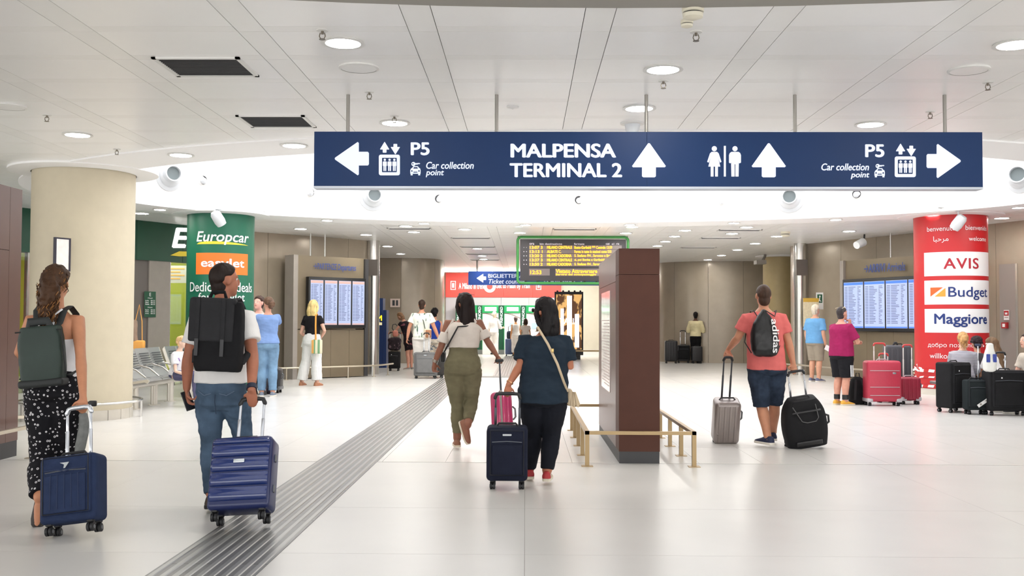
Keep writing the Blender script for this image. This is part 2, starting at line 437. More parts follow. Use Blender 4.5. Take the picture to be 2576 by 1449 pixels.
for px, py in [(356, 536), (756, 575), (921, 590), (975, 619), (1008, 638), (1021, 568), (1041, 583), (1169, 576), (1306, 568), (1308, 585), (1201, 625), (1213, 643), (1216, 652),
               (1878, 571), (1842, 587), (1723, 579), (1697, 594), (1674, 607), (1654, 618), (1954, 594), (1900, 612), (1855, 628), (1815, 642), (1781, 653), (2136, 581), (2520, 548), (1590, 570), (1574, 586)]:
    farl.append(downlight(px, py, 'x', group='downlights in the far ceiling'))
ORD = 'first second third fourth fifth sixth seventh eighth ninth tenth eleventh twelfth thirteenth fourteenth fifteenth sixteenth seventeenth eighteenth nineteenth twentieth'.split()
def ordlab(objs, what):
    objs = sorted(objs, key=lambda o: proj0(o.location)); n = len(objs); h = (n + 1) // 2
    for i, o in enumerate(objs): o['label'] = what + (', %s from the left' % ORD[i] if i < h else ', %s from the right' % ORD[n - 1 - i])
def proj0(p): d = V(p) - CAM; return d.dot(_R) / d.dot(_F)
ordlab(farl, 'round downlight in the far ceiling past the oval well'); ringl = []
for a in range(24):
    ang = 2 * PI * (a + .5) / 24; x, y = ell_pt(ELL[0], ang, RING * .45)
    if y > 17.5: ringl.append(downlight(0, 0, 'x', sc=.8, group='downlights around the plaster ring', pos=(x, y, ZC - .02)))
ordlab(ringl, 'small downlight in the far side of the plaster ring')
# loudspeaker discs
for px, py, lab in [(903, 169, 'flat white speaker disc in the ceiling above the big sign'), (2437, 175, 'flat grey speaker disc in the ceiling at upper right'), (22, 267, 'speaker disc at the left edge of the ceiling')]:
    t = thing('ceiling_speaker', lab, 'speaker', onz(px, py, ZC), 0, 'ceiling speakers')
    MB().lathe([(.17, 0), (.17, -.012), (.15, -.016)], 28).build('rim', TRIMW, t)
    MB().lathe([(.15, -.014), (.001, -.014)], 28).build('grille', CEILS, t)
# sprinklers
SPR = mat('sprinkler_brass', (120, 112, 100), .35, metal=.6)
for i, (px, py) in enumerate([(811, 76), (929, 231), (992, 292), (1751, 80), (2485, 207), (2340, 281), (118, 289), (294, 375), (1669, 203)]):
    lab = ['sprinkler head beside the upper left downlight', 'sprinkler head above the left rod of the big sign', 'sprinkler head above the lift symbol downlight', 'sprinkler head below the smoke detector',
           'sprinkler head right of the last hanging rod', 'sprinkler head left of the last hanging rod', 'sprinkler head above the beige column', 'sprinkler head at the corner of the plaster ring', 'sprinkler head below the middle downlight'][i]
    t = thing('sprinkler', lab, 'sprinkler', onz(px, py, ZC), 0, 'ceiling sprinklers')
    MB().lathe([(.045, 0), (.045, -.006), (.012, -.008)], 16, cap=True).build('escutcheon', TRIMW, t)
    MB().tube([(0, 0, 0), (0, 0, -.03)], .011, 8).tube([(-.016, 0, -.02), (-.022, 0, -.045), (-.012, 0, -.065)], .004, 6).tube([(.016, 0, -.02), (.022, 0, -.045), (.012, 0, -.065)], .004, 6).build('frame', SPR, t)
    MB().lathe([(.001, -.066), (.022, -.066), (.024, -.07), (.001, -.07)], 14).build('deflector', SPR, t)
for px, py, r, lab in [(1743, 18, .075, 'large cream smoke detector at the top of the picture'), (1728, 52, .045, 'small cream detector below the large smoke detector'), (1976, 583, .11, 'smoke detector in the far ceiling right of the pylon')]:
    t = thing('smoke_detector', lab, 'smoke detector', onz(px, py, ZC))
    DET = mat('detector_cream', (226, 220, 200), .4)
    MB().lathe([(r, 0), (r, -r * .45), (r * .92, -r * .5)], 24, cap=True).build('base', DET, t)
    MB().lathe([(r * .8, -r * .5), (r * .8, -r * .62)], 24).build('slot', BLACK, t)
    MB().lathe([(r * .95, -r * .62), (r * .9, -r * .95), (r * .5, -r * 1.1), (.001, -r * 1.1)], 24).build('cap', DET, t)
t = thing('dome_camera', 'white dome camera in the ceiling behind the third rod', 'camera', onz(1591, 309, ZC))
MB().lathe([(.13, 0), (.13, -.015), (.09, -.02)], 28, cap=True).build('flange', TRIMW, t); MB().lathe([(.085, -.015), (.075, -.08), (.045, -.12), (.001, -.125)], 24).build('dome', NOZ, t)
t = thing('ceiling_sensor', 'small flat sensor above the second rod of the big sign', 'sensor', onz(1290, 268, ZC))
MB().lathe([(.06, 0), (.06, -.01), (.02, -.02), (.001, -.03)], 18).build('sensor_body', TRIMW, t)
# vents
VENTD = mat('vent_core', (74, 72, 70), .7)
def vent(px, py, lab, w=.62, l=.62, slats=14, group=None):
    t = vt = thing('ceiling_vent', lab, 'vent', onz(px, py, ZC - .002), 0, group)
    fr = MB(); f = .035
    for lo, hi in [((-w / 2, -l / 2), (w / 2, -l / 2 + f)), ((-w / 2, l / 2 - f), (w / 2, l / 2)), ((-w / 2, -l / 2), (-w / 2 + f, l / 2)), ((w / 2 - f, -l / 2), (w / 2, l / 2))]:
        fr.box((*lo, -.012), (*hi, .01))
    fr.build('frame', TRIMW, t, smooth=False)
    MB().box((-w / 2 + f, -l / 2 + f, -.001), (w / 2 - f, l / 2 - f, .008)).build('core', VENTD, t, smooth=False)
    sm = MB().box((-w / 2 + f, -.004, -.008), (w / 2 - f, .004, -.001)).mesh('slat', False)
    for i in range(slats): piece('slat', sm, DGREY, t, (0, -l / 2 + f + (l - 2 * f) * (i + .5) / slats, 0))
    return vt
vent(521, 168, 'larger dark grille vent in the ceiling at upper left', .72, .62); vent(697, 305, 'smaller dark grille vent just left of the big sign', .72, .62)
fv = []
for px, py in [(1030, 575), (1184, 599), (1202, 621), (1212, 639), (1220, 654), (1860, 579), (1811, 599), (1756, 623), (1445, 577)]:
    fv.append(vent(px, py, 'x', 1.0, .3, 4, 'slot vents in the far ceiling'))
ordlab(fv, 'narrow slot vent in the far ceiling')

# ---- columns
def column(c, r, zt, m, name='wall_panel', zb=0.0):
    return MB().lathe([(r, zb), (r, zt)], 64, c=(c[0], c[1], 0))
def collar(t, r, m=RINGM):
    MB().lathe([(r * 1.02, ZC), (r * 1.45, ZC - .001), (r * 1.45, ZC - .03), (r * 1.02, ZC - .045)], 64).build('ceiling_collar', m, t)
BC = (-6.33, 14.2); BR = .69
t = thing('column', 'thick plain beige round column at the left behind the curly-haired woman', 'column', (*BC, 0))
MB().lathe([(BR, .14), (BR, ZC)], 64).build('shaft', BEIGE, t); collar(t, BR)
STONE = mat('plinth_stone', (206, 200, 188), .5, var=.05)
pt = MB()
for i in range(20):
    a0, a1 = 2 * PI * i / 20 + .006, 2 * PI * (i + 1) / 20 - .006; b = MB()
    b.loft([[(q * math.cos(a), q * math.sin(a), z) for q, z in ((BR - .02, 0), (BR + .012, 0), (BR + .012, .14), (BR - .02, .14))] for a in (a0, (a0 + a1) / 2, a1)])
    b.build('plinth_tile', STONE, t)
rr = thing('column_guard_rail', 'low round steel guard rail circling the beige column', 'guard rail', (*BC, 0))
R1 = BR + .13
MB().lathe([(R1 + .02 * math.cos(a), .24 + .02 * math.sin(a)) for a in [i * PI / 4 for i in range(9)]], 64).build('ring_rail', CHROME, rr)
for i in range(5):
    a = -1.0 + i * 2 * PI / 5; MB().box((-.012, -.03, 0), (.012, .03, .235)).build('post', CHROME, rr, smooth=False).location = (R1 * math.cos(a), R1 * math.sin(a), 0)
for ch in rr.children:
    if ch.name.startswith('post'): ch.rotation_euler = (0, 0, math.atan2(ch.location.y, ch.location.x))
# framed flag notice standing off the beige column
p = at(156, 640, 13.35)
t = thing('framed_notice', 'narrow black framed notice on the beige column above the curly-haired woman', 'notice', p)
M = Matrix.Rotation(math.radians(62), 3, 'Z')
MB().obox((0, 0, 0), (.20, .02, .42), M).build('paper', mat('notice_paper', (232, 230, 226), .7, var=.06, vs=14), t, smooth=False)
fr = MB()
for c, s in [((0, 0, .215), (.23, .03, .02)), ((0, 0, -.215), (.23, .03, .02)), ((-.11, 0, 0), (.025, .035, .45)), ((.11, 0, 0), (.025, .035, .45))]:
    fr.obox(M @ V(c), s, M)
fr.obox(M @ V((.1, .0, .0)), (.06, .012, .1), M)
fr.build('frame', mat('notice_frame', (36, 32, 48), .4), t, smooth=False)
t = thing('column', 'slim beige round column far behind the man in the pink shirt', 'column', (at(1962, 800, 32.0).x, 32.0, 0))
MB().lathe([(.52, 0), (.52, ZC)], 48).build('shaft', mat('column_khaki', (166, 148, 108), .5, var=.04), t); collar(t, .52)

# wrapped columns with print
class Wrap:
    def __init__(s, px, Y, r, name, label, m, base, ztop):
        c = at(px, 811, Y); s.c = V((c.x, Y, 0)); s.r = r; s.px = px
        s.to = (V((0, 0, 0)) - s.c).normalized(); s.rt = V((-s.to.y, s.to.x, 0)); s.Y = Y
        d = math.hypot(s.c.x, s.c.y); s.k = FX * r / d * 1.0
        s.t = thing(name, label, 'column', s.c)
        MB().lathe([(r, base), (r, ztop)], 72).build('shaft', m, s.t)
    def ang(s, px): return math.asin(max(-.995, min(.995, (px - s.px) / (s.pr))))
    def f(s, x0, x1, yt, yb, lift=.004):
        a0, a1 = s.ang(x0), s.ang(x1); Yf = s.Y - s.r * .8
        z1, z0 = at(s.px, yt, Yf).z, at(s.px, yb, Yf).z; R = s.r + lift
        def g(u, v):
            a = a0 + (a1 - a0) * u
            return (s.to * math.cos(a) + s.rt * math.sin(a)) * R + V((0, 0, z0 + (z1 - z0) * v))
        return g
    def panel(s, x0, x1, yt, yb, m, lift=.003, name='printed_panel'):
        g = s.f(x0, x1, yt, yb, lift); mb = MB(); n = 24
        mb.add([g(i / n, v) for v in (0, 1) for i in range(n + 1)], [(i, i + 1, i + n + 2, i + n + 1) for i in range(n)])
        return mb.build(name, m, s.t)
    def text(s, txt, x0, x1, yt, yb, m, bold=.02, italic=0, lift=.007, space=1.0):
        return letters(txt, s.f(x0, x1, yt, yb, lift), m, s.t, None, 'lettering', bold, italic, space)
PWHITE = mat('print_white', (240, 240, 240), .5)
GREENC = mat('print_green', (14, 100, 74), .45, var=.05, vs=2)
E_ = Wrap(553, 19.9, .65, 'column', 'green advertising column with white car rental lettering', GREENC, 0.0, ZC); E_.pr = 82.5
YEL = mat('print_yellow', (240, 214, 60), .5); ORANGE = mat('print_orange', (236, 120, 40), .5)
E_.text('Europcar', 496, 619, 583, 617, PWHITE, .03, .2)
g = E_.f(496, 619, 608, 616); mb = MB(); n = 20
mb.add([g(i / n, .1) for i in range(n + 1)] + [g(i / n, .1 + .9 * math.sin(PI * (i / n) ** .6) ** .8) for i in range(n + 1)], [(i, i + 1, i + n + 2, i + n + 1) for i in range(n)]); mb.build('yellow_swoosh', YEL, E_.t)
E_.panel(495, 618, 637, 691, ORANGE)
E_.text('easyJet', 507, 609, 651, 679, PWHITE, .05, 0)
E_.text('Dedicated deals', 482, 628, 710, 734, PWHITE, .015); E_.text('for easyJet', 502, 611, 737, 764, PWHITE, .015)
collar(E_.t, .65)
REDC = mat('print_red', (196, 38, 42), .42, var=.04, vs=2); AVR = mat('print_darkred', (176, 28, 46), .5); NAVYP = mat('print_navy', (26, 52, 120), .5)
R_ = Wrap(2393, 19.9, .68, 'column', 'red advertising column with white rental logo panels', REDC, .12, ZC); R_.pr = 86.5
MB().lathe([(.70, 0), (.70, .1), (.68, .12)], 64).build('plinth', STONE, R_.t); collar(R_.t, .68)
R_.text('benvenuto', 2341, 2406, 569, 581, PWHITE, .005); R_.text('bienvenido', 2427, 2474, 568, 580, PWHITE, .005)
R_.text('\ufe8e\ufe92\ufea3\ufeae\ufee3', 2355, 2389, 594, 611, PWHITE, 0); R_.text('welcome', 2434, 2472, 596, 607, PWHITE, .005)
for yt, yb in ((634, 694), (705, 766), (777, 837)): R_.panel(2333, 2478.5, yt, yb, PWHITE)
R_.text('AVIS', 2377, 2455, 650, 677, AVR, .03, .0, space=1.1)
R_.text('Budget', 2387, 2473, 722, 755, NAVYP, .015); R_.text('Maggiore', 2355, 2472, 789, 823, NAVYP, .04)
def wpoly(g, u0, u1, lo, hi, n=10):
    U = [u0 + (u1 - u0) * i / n for i in range(n + 1)]; return MB().add([g(u, lo(u)) for u in U] + [g(u, hi(u)) for u in U], [(i, i + 1, i + n + 2, i + n + 1) for i in range(n)])
g = R_.f(2347, 2381, 723, 746, .007)
wpoly(g, 0, .85, lambda u: u / .85, lambda u: 1).build('logo_shape', mat('logo_orange', (230, 100, 40), .5), R_.t, smooth=False)
wpoly(g, .3, 1, lambda u: 0, lambda u: (u - .3) / .7 * .95).build('logo_shape', mat('logo_amber', (240, 160, 60), .5), R_.t, smooth=False)
R_.text('\u0434\u043e\u0431\u0440\u043e \u043f\u043e\u0436\u0430\u043b\u043e\u0432\u0430\u0442\u044c', 2340, 2466, 863, 876, PWHITE, .005); R_.text('willkommen', 2344, 2427, 889, 902, PWHITE, .005)
# barrier tape round the red column
def tape(z, r, w, lab, sag=0, ph=0):
    t = thing('barrier_tape', lab, 'barrier tape', R_.c, 0, 'red and white tape around the red column')
    for i in range(36):
        a0, a1 = 2 * PI * i / 36, 2 * PI * (i + 1) / 36; b = MB()
        P = lambda a, v: ((r) * math.cos(a), r * math.sin(a), z + sag * math.sin(3 * a + ph) + v + .01 * math.sin(9 * a + ph))
        b.add([P(a0, 0), P(a1, 0), P(a1 + .03, w), P(a0 + .03, w)], [(0, 1, 2, 3)])
        b.build('tape_segment', PWHITE if i % 2 else mat('tape_red', (196, 40, 40), .5), t)
tape(.46, .70, .055, 'upper red and white tape wound round the red column', .03); tape(.33, .70, .03, 'twisted middle tape around the red column', .02, 1.5); tape(.16, .72, .05, 'lowest tape around the foot of the red column', .03, .7)
# swivel spotlights hanging in front of the two printed columns
def swivel(px, py, Y, lab, tilt):
    p = at(px, py, Y); t = thing('track_spotlight', lab, 'spotlight', (p.x, p.y, ZC), 0, 'white swivel spotlights')
    L = ZC - p.z
    MB().lathe([(.06, 0), (.06, -.025), (.02, -.03)], 18, cap=True).build('ceiling_rose', NOZ, t)
    MB().tube([(0, 0, 0), (0, 0, -L + .09)], .014, 8).build('stem', NOZ, t)
    M = Matrix.Rotation(tilt, 3, 'Y') @ Matrix.Rotation(.5, 3, 'X')
    MB().lathe([(.001, .16), (.07, .15), (.1, .1), (.105, -.06), (.09, -.14), (.001, -.15)], 22, c=(0, 0, -L), M=M).build('lamp_head', NOZ, t)
swivel(549, 550, 18.9, 'white swivel spotlight hanging in front of the green column', -.45); swivel(2411, 560, 18.9, 'white swivel spotlight hanging in front of the red column', .5)
p = at(2165, 612, 24.0); t = thing('wall_spotlight', 'white spotlight on a dark bracket above the arrivals board', 'spotlight', p)
MB().lathe([(.09, -.16), (.1, .1), (.05, .14)], 20, M=V((-.8, -.5, -.35)).to_track_quat('-Z', 'Y').to_matrix(), cap=True).build('lamp_head', NOZ, t); MB().tube([(.1, .05, .05), (.12, .08, .22)], .02, 6).build('bracket', DGREY, t)
# ================================================================== WALLS
def wall(name, pts, m, z0=0.0, z1=ZC, thick=.12, panel=1.2, pname='wall_panel'):
    """curved wall of upright panels along a plan polyline; the face is left of the walking direction reversed (toward the hall)"""
    pts = [V((p[0], p[1], 0)) for p in pts]
    # smooth the polyline and resample
    for _ in range(2):
        q = [pts[0]]
        for a, b in zip(pts, pts[1:]): q += [a * .75 + b * .25, a * .25 + b * .75]
        pts = q + [pts[-1]]
    L = [0]
    for a, b in zip(pts, pts[1:]): L.append(L[-1] + (b - a).length)
    def P(s):
        s = max(0, min(L[-1], s))
        for i in range(len(L) - 1):
            if s <= L[i + 1]: return pts[i].lerp(pts[i + 1], (s - L[i]) / max(1e-9, L[i + 1] - L[i]))
        return pts[-1]
    root = thing(name, None, None); tag(root, kind='structure')
    n = max(1, round(L[-1] / panel)); sub = 4
    for i in range(n):
        s0, s1 = L[-1] * i / n + .004, L[-1] * (i + 1) / n - .004
        mb = MB(); rings = []
        for k in range(sub + 1):
            s = s0 + (s1 - s0) * k / sub; p = P(s); t = (P(s + .05) - P(s - .05)).normalized(); nn = V((t.y, -t.x, 0))
            rings.append([p + V((0, 0, z0)), p + V((0, 0, z1)), p - nn * thick + V((0, 0, z1)), p - nn * thick + V((0, 0, z0))])
        mb.loft(rings).build(pname, m, root, angle=30)
    return root, P, L[-1]
LW = [(-7.05, 23.2), (-6.2, 24.1), (-5.3, 25.0), (-4.55, 25.8), (-4.0, 26.5), (-3.95, 27.0), (-4.3, 27.5), (-5.2, 28.0), (-9.0, 29.5)]
wl, PL, LL = wall('wall_left', LW, BROWN)
RW = [(12.0, 29.5), (8.6, 28.9), (7.6, 28.5), (7.32, 27.9), (7.5, 27.2), (7.95, 26.3), (8.6, 25.0), (9.2, 23.6), (9.9, 21.7), (10.5, 20.3)]
wr, PR, LR = wall('wall_right', RW, BROWN)
wall('wall_far_left', [(-9, 33.6), (-5.2, 33.4), (-3.6, 33.4), (-3.0, 33.8), (-2.78, 34.6), (-3.0, 36.0), (-3.6, 43.4)], BROWN)
wall('wall_far_right', [(4.75, 43.4), (4.6, 36.6), (4.85, 35.5), (5.6, 34.9), (7.0, 34.6), (9.5, 34.5), (13.5, 34.5)], BROWN)
struct('wall_side_left', MB().box((-13.2, 12.0, 0), (-13.0, 46, ZC)), GREYP, smooth=False)
struct('wall_side_right', MB().box((15.0, 12.0, 0), (15.2, 46, ZC)), GREYP, smooth=False)
# chrome corner posts and dark strips at the rounded wall ends
for px, Y, lab in [(938, 26.35, 'tall polished corner cladding at the end of the departures wall'), (2013, 26.9, 'tall polished corner cladding at the end of the arrivals wall')]:
    p = at(px, 800, Y); t = thing('corner_post', lab, 'corner post', (p.x, p.y, 0))
    MB().lathe([(.17, 0), (.17, ZC)], 32).build('cladding', CHROME, t)
    z = at(px, 655, Y).z; MB().obox((.0, -.19, z - .2), (.3, .05, .42)).build('dark_plate', mat('dark_plate', (96, 88, 82), .4), t, smooth=False)
# base rails along the curved walls
def base_rail(name, lab, P, s0, s1, off, zr=.28, n=5):
    p0 = P(s0); t = thing(name, lab, 'guard rail', (p0.x, p0.y, 0)); pts = []; foot = []
    for i in range(25):
        s = s0 + (s1 - s0) * i / 24; p = P(s); d = (P(s + .05) - P(s - .05)).normalized(); nn = V((d.y, -d.x, 0)); q = p + nn * off - p0
        pts.append(V((q.x, q.y, zr)))
        if i % (24 // n) == 2: foot.append(q)
    MB().tube(pts, .022, 8).build('rail', STEEL, t)
    for q in foot: MB().tube([(q.x, q.y, 0), (q.x, q.y, zr)], .016, 8).lathe([(.05, 0), (.05, .012), (.001, .012)], 12, c=(q.x, q.y, 0)).build('post', STEEL, t)
def polyP(pts):
    pts = [V((*p, 0)) for p in pts]
    for _ in range(2):
        q = [pts[0]]
        for a, b in zip(pts, pts[1:]): q += [a * .75 + b * .25, a * .25 + b * .75]
        pts = q + [pts[-1]]
    def P(s):
        for a, b in zip(pts, pts[1:]):
            l = (b - a).length
            if s <= l: return a + (b - a) * (max(-.1, s) / l)
            s -= l
        return pts[-1] + (pts[-1] - pts[-2]).normalized() * s
    return P
base_rail('foot_rail', 'low steel rail along the foot of the departures wall', polyP([(-6.75, 23.05), (-5.7, 23.4), (-4.6, 24.3), (-3.72, 25.1), (-3.5, 26.2)]), 0, 4.9, 0)
base_rail('foot_rail', 'low steel rail along the foot of the arrivals wall', polyP([(6.95, 27.3), (7.3, 26.0), (7.6, 24.85), (8.3, 23.2), (9.0, 21.6), (9.5, 20.5)]), 0, 7.3, 0)
# ---- departures and arrivals units
SCREENBLUE = None
def screen_mat(name, head, body):
    m = mat(name, body, .3, emit=.32, ecol=body)
    return m
SCRD = screen_mat('screen_departures', None, (150, 162, 192)); SCRA = screen_mat('screen_arrivals', None, (160, 174, 212))
ROWD = mat('screen_rows', (84, 94, 136), .4, emit=.1, ecol=(84, 94, 136)); HEADD = mat('screen_head_brown', (176, 140, 132), .4, emit=.5); HEADA = mat('screen_head_blue', (60, 100, 200), .4, emit=.7)
SIGNTXT = mat('board_title_blue', (52, 74, 140), .5)
def board_unit(name, lab, A, B, zt, scr, head, title, tx, m=BROWN2, depth=.4):
    A, B = V((*A, 0)), V((*B, 0)); d = (B - A); Lw = d.length; d.normalize(); nn = V((d.y, -d.x, 0))
    t = thing(name, lab, 'information board', A)
    R3 = Matrix(((d.x, -nn.x, 0), (d.y, -nn.y, 0), (0, 0, 1)))   # local x along, y away from hall
    c = lambda x, y, z: d * x - nn * y + V((0, 0, z))
    pn = 4
    for i in range(pn):
        a, b = Lw * i / pn + .003, Lw * (i + 1) / pn - .003
        MB().obox(c((a + b) / 2, depth / 2, .6), (b - a, depth, 1.16), R3).build('lower_panel', m, t, smooth=False)
    MB().obox(c(Lw / 2, depth / 2 + .02, (1.2 + zt) / 2), (Lw - .006, depth - .04, zt - 1.2), R3).build('upper_panel', m, t, smooth=False)
    MB().obox(c(.06, depth / 2 - .02, zt / 2), (.12, depth + .03, zt + .01), R3).build('end_post', GREYP, t, smooth=False)
    MB().obox(c(Lw - .05, depth / 2 - .02, zt / 2), (.1, depth + .03, zt - .04), R3).build('end_post', DGREY if name != 'x' else m, t, smooth=False)
    x0, x1, z0, z1 = scr
    MB().rbox(c((x0 + x1) / 2, -.05, (z0 + z1) / 2), (x1 - x0, .14, z1 - z0), .015, 2, R3).build('display_case', BLACK, t)
    n = 4; w = (x1 - x0 - .06) / n; ms = SCRA if head is HEADA else SCRD
    for i in range(n):
        a, b = x0 + .03 + w * i + .022, x0 + .03 + w * (i + 1) - .022
        s = MB().obox(c((a + b) / 2, -.122, (z0 + z1) / 2), (b - a, .006, z1 - z0 - .16), R3).build('screen', ms, t, smooth=False)
        MB().obox(c((a + b) / 2, -.127, z1 - .12), (b - a - .01, .004, .06), R3).build('header_bar', head, s, smooth=False)
        MB().obox(c((a + b) / 2, -.127, z0 + .1), (b - a - .01, .004, .03), R3).build('footer_bar', head, s, smooth=False)
        rw = MB()
        for k in range(24):
            z = z1 - .2 - k * (z1 - z0 - .36) / 24; random.seed(k * 7 + i)
            for f0, f1 in ((.05, .2), (.25, .25 + random.uniform(.2, .4)), (.72, .72 + random.uniform(.05, .2))):
                rw.obox(c(a + (b - a) * (f0 + f1) / 2, -.127, z), ((b - a) * (f1 - f0), .003, .013), R3)
        tag(rw.build('flight_rows', ROWD, s, smooth=False), kind='stuff')
    a, b, z0_, z1_ = tx
    letters(title, lambda u, v: c(a + (b - a) * u, -.008 + .0, z0_ + (z1_ - z0_) * v), SIGNTXT, t, None, 'lettering', .03, .12)
    return t, c, Lw
tu, cu_, lw_ = board_unit('departures_board', 'departures display with four screens on a brown wall unit', (-5.55, 23.75), (-3.98, 25.15), 2.97, (.36, 1.98, 1.22, 2.46), HEADD, '\u2192PARTENZE Departures', (.55, 1.75, 2.60, 2.80))
tu2, cu2, lw2 = board_unit('arrivals_board', 'arrivals display with blue lit screens behind the red column', (7.86, 25.0), (9.3, 21.9), 2.93, (.18, 3.0, 1.19, 2.46), HEADA, '\u2192ARRIVI Arrivals', (.8, 2.1, 2.6, 2.8))
ROD = mat('suspension_rod', (150, 146, 140), .35, metal=.6)
for tt, cc, xs, zt in ((tu, cu_, (.55, .95), 2.97), (tu2, cu2, (1.5, 2.3), 2.93)):
    for x in xs: q = cc(x, .15, 0); MB().tube([(q.x, q.y, zt), (q.x, q.y, ZC)], .02, 8).build('suspension_rod', CHROME, tt)

# ---- rental office on the left: fascia, glazing, lime back wall
GREENF = mat('fascia_green', (16, 70, 50), .4, var=.06, vs=2); LIME = mat('lime_wall', (178, 188, 66), .6, var=.05, vs=1)
GLASS = bpy.data.materials.new('office_glass'); GLASS.use_nodes = True
_n = GLASS.node_tree.nodes; _l = GLASS.node_tree.links; _n.remove(_n['Principled BSDF'])
_tr = _n.new('ShaderNodeBsdfTransparent'); _gl = _n.new('ShaderNodeBsdfGlossy'); _gl.inputs['Roughness'].default_value = .02; _fr = _n.new('ShaderNodeFresnel'); _mx = _n.new('ShaderNodeMixShader')
_tr.inputs[0].default_value = (.93, .96, .93, 1)
_l.new(_fr.outputs[0], _mx.inputs[0]); _l.new(_tr.outputs[0], _mx.inputs[1]); _l.new(_gl.outputs[0], _mx.inputs[2]); _l.new(_mx.outputs[0], _n['Material Output'].inputs[0])
OF = [V((-11.2, 16.0, 0)), V((-9.4, 19.2, 0)), V((-8.3, 21.1, 0)), V((-7.05, 23.2, 0))]
off = thing('rental_office', 'green car rental office front at the left behind the columns', 'shop front', OF[0])
def seg(i0, i1, f0, f1): a, b = OF[i0], OF[i1]; return a.lerp(b, f0), a.lerp(b, f1)
ZF = 2.68
for i in range(3):
    for k in range(2):
        a, b = seg(i, i + 1, k * .5 + .002, k * .5 + .498); d = (b - a).normalized(); nn = V((d.y, -d.x, 0))
        mb = MB(); mb.loft([[p + nn * .05 + V((0, 0, z)) for p in (a, b)] + [p - nn * .2 + V((0, 0, z)) for p in (b, a)] for z in (ZF, ZC)]); mb.build('fascia_panel', GREENF, off, smooth=False, off=OF[0])
def plane_uv(i0, i1, lift):
    a, b = OF[i0], OF[i1]; d = (b - a).normalized(); nn = V((d.y, -d.x, 0)); o = a + nn * lift
    return o, nn
o_, nn_ = plane_uv(2, 3, .07)
def opx(x0, x1, yt, yb, o=o_, nn=nn_): 
    A, B, C = onplane(x0, yb, o, nn), onplane(x1, yb, o, nn), onplane(x0, yt, o, nn)
    return lambda u, v: A + (B - A) * u + (C - A) * v
LIT = mat('backlit_letter', (250, 250, 248), .4, emit=.5)
letters('Europcar', opx(432, 690, 572, 640), LIT, off, OF[0], 'lettering', .06, .2)
g = opx(428, 640, 632, 645); MB().add([g(0, .2), g(.1, .0), g(.6, .1), g(1, .5), g(.6, .8), g(.1, 1)], [(0, 1, 2, 3, 4, 5)]).build('yellow_swoosh', YEL, off, smooth=False, off=OF[0])
o2, n2 = plane_uv(1, 2, .07)
letters('r', opx(312, 328, 580, 625, o2, n2), LIT, off, OF[0], 'lettering', .06, .2)
g = opx(300, 328, 628, 633, o2, n2); MB().add([g(0, 0), g(1, .4), g(1, .7), g(0, 1)], [(0, 1, 2, 3)]).build('yellow_swoosh', YEL, off, smooth=False, off=OF[0])
# solid grey pier with the hours plate, then glazing
def pier(f0, f1, i, m, z1=ZF, name='pier', th=.18, zl=0, lift=0):
    a, b = seg(i, i + 1, f0, f1); d = (b - a).normalized(); nn = V((d.y, -d.x, 0)); mb = MB()
    mb.loft([[p + nn * lift + V((0, 0, z)) for p in (a, b)] + [p - nn * th + V((0, 0, z)) for p in (b, a)] for z in (zl, z1)]); return mb.build(name, m, off, smooth=False, off=OF[0])
pier(.0, .14, 2, mat('grey_pier_dark', (104, 98, 94), .5)); pier(.142, .37, 2, GREYP, lift=.03)
pier(.37, .385, 2, CHROME, name='mullion', th=.08); pier(.385, 1.0, 2, GLASS, name='glass_pane', th=.012)
for f in (0.0, .32, .64, .96): pier(f, f + .03, 1, CHROME if f < .9 else BLACK, name='mullion', th=.1)
for f0, f1 in ((.03, .32), (.35, .64), (.67, .96)): pier(f0, f1, 1, GLASS, name='glass_pane', th=.012)
for f in (0.2, .55, .93): pier(f, f + .03, 0, CHROME, name='mullion', th=.1)
for f0, f1 in ((.23, .55), (.58, .93)): pier(f0, f1, 0, GLASS, name='glass_pane', th=.012)
pl = opx(363, 392, 733, 798, *plane_uv(2, 3, .045)); A, B, C = pl(0, 0), pl(1, 0), pl(0, 1)
hp = MB().add([A, B, B + C - A, C], [(0, 1, 2, 3)]).build('hours_plate', mat('plate_green', (22, 80, 54), .5), off, smooth=False, off=OF[0])
g = opx(363, 392, 733, 798, *plane_uv(2, 3, .05))
sub = lambda u0, u1, v0, v1: (lambda u, v: g(u0 + (u1 - u0) * u, v0 + (v1 - v0) * v))
for txt, u0, u1, v0, v1 in [('E', .44, .58, .82, .95), ('Orari', .3, .7, .72, .77), ('Lun-Ven', .08, .38, .62, .67), ('08-22', .55, .92, .62, .67), ('Sabato', .08, .38, .55, .6), ('08-22', .55, .92, .55, .6), ('Domenica', .08, .42, .48, .53), ('08-22', .55, .92, .48, .53),
                            ('Hours', .3, .7, .36, .41), ('Mon-Fri', .08, .38, .26, .31), ('08-22', .55, .92, .26, .31), ('Saturday', .08, .38, .19, .24), ('08-22', .55, .92, .19, .24), ('Sunday', .08, .38, .12, .17), ('08-22', .55, .92, .12, .17)]:
    letters(txt, sub(u0, u1, v0, v1), PWHITE, hp, OF[0], 'lettering', .02)
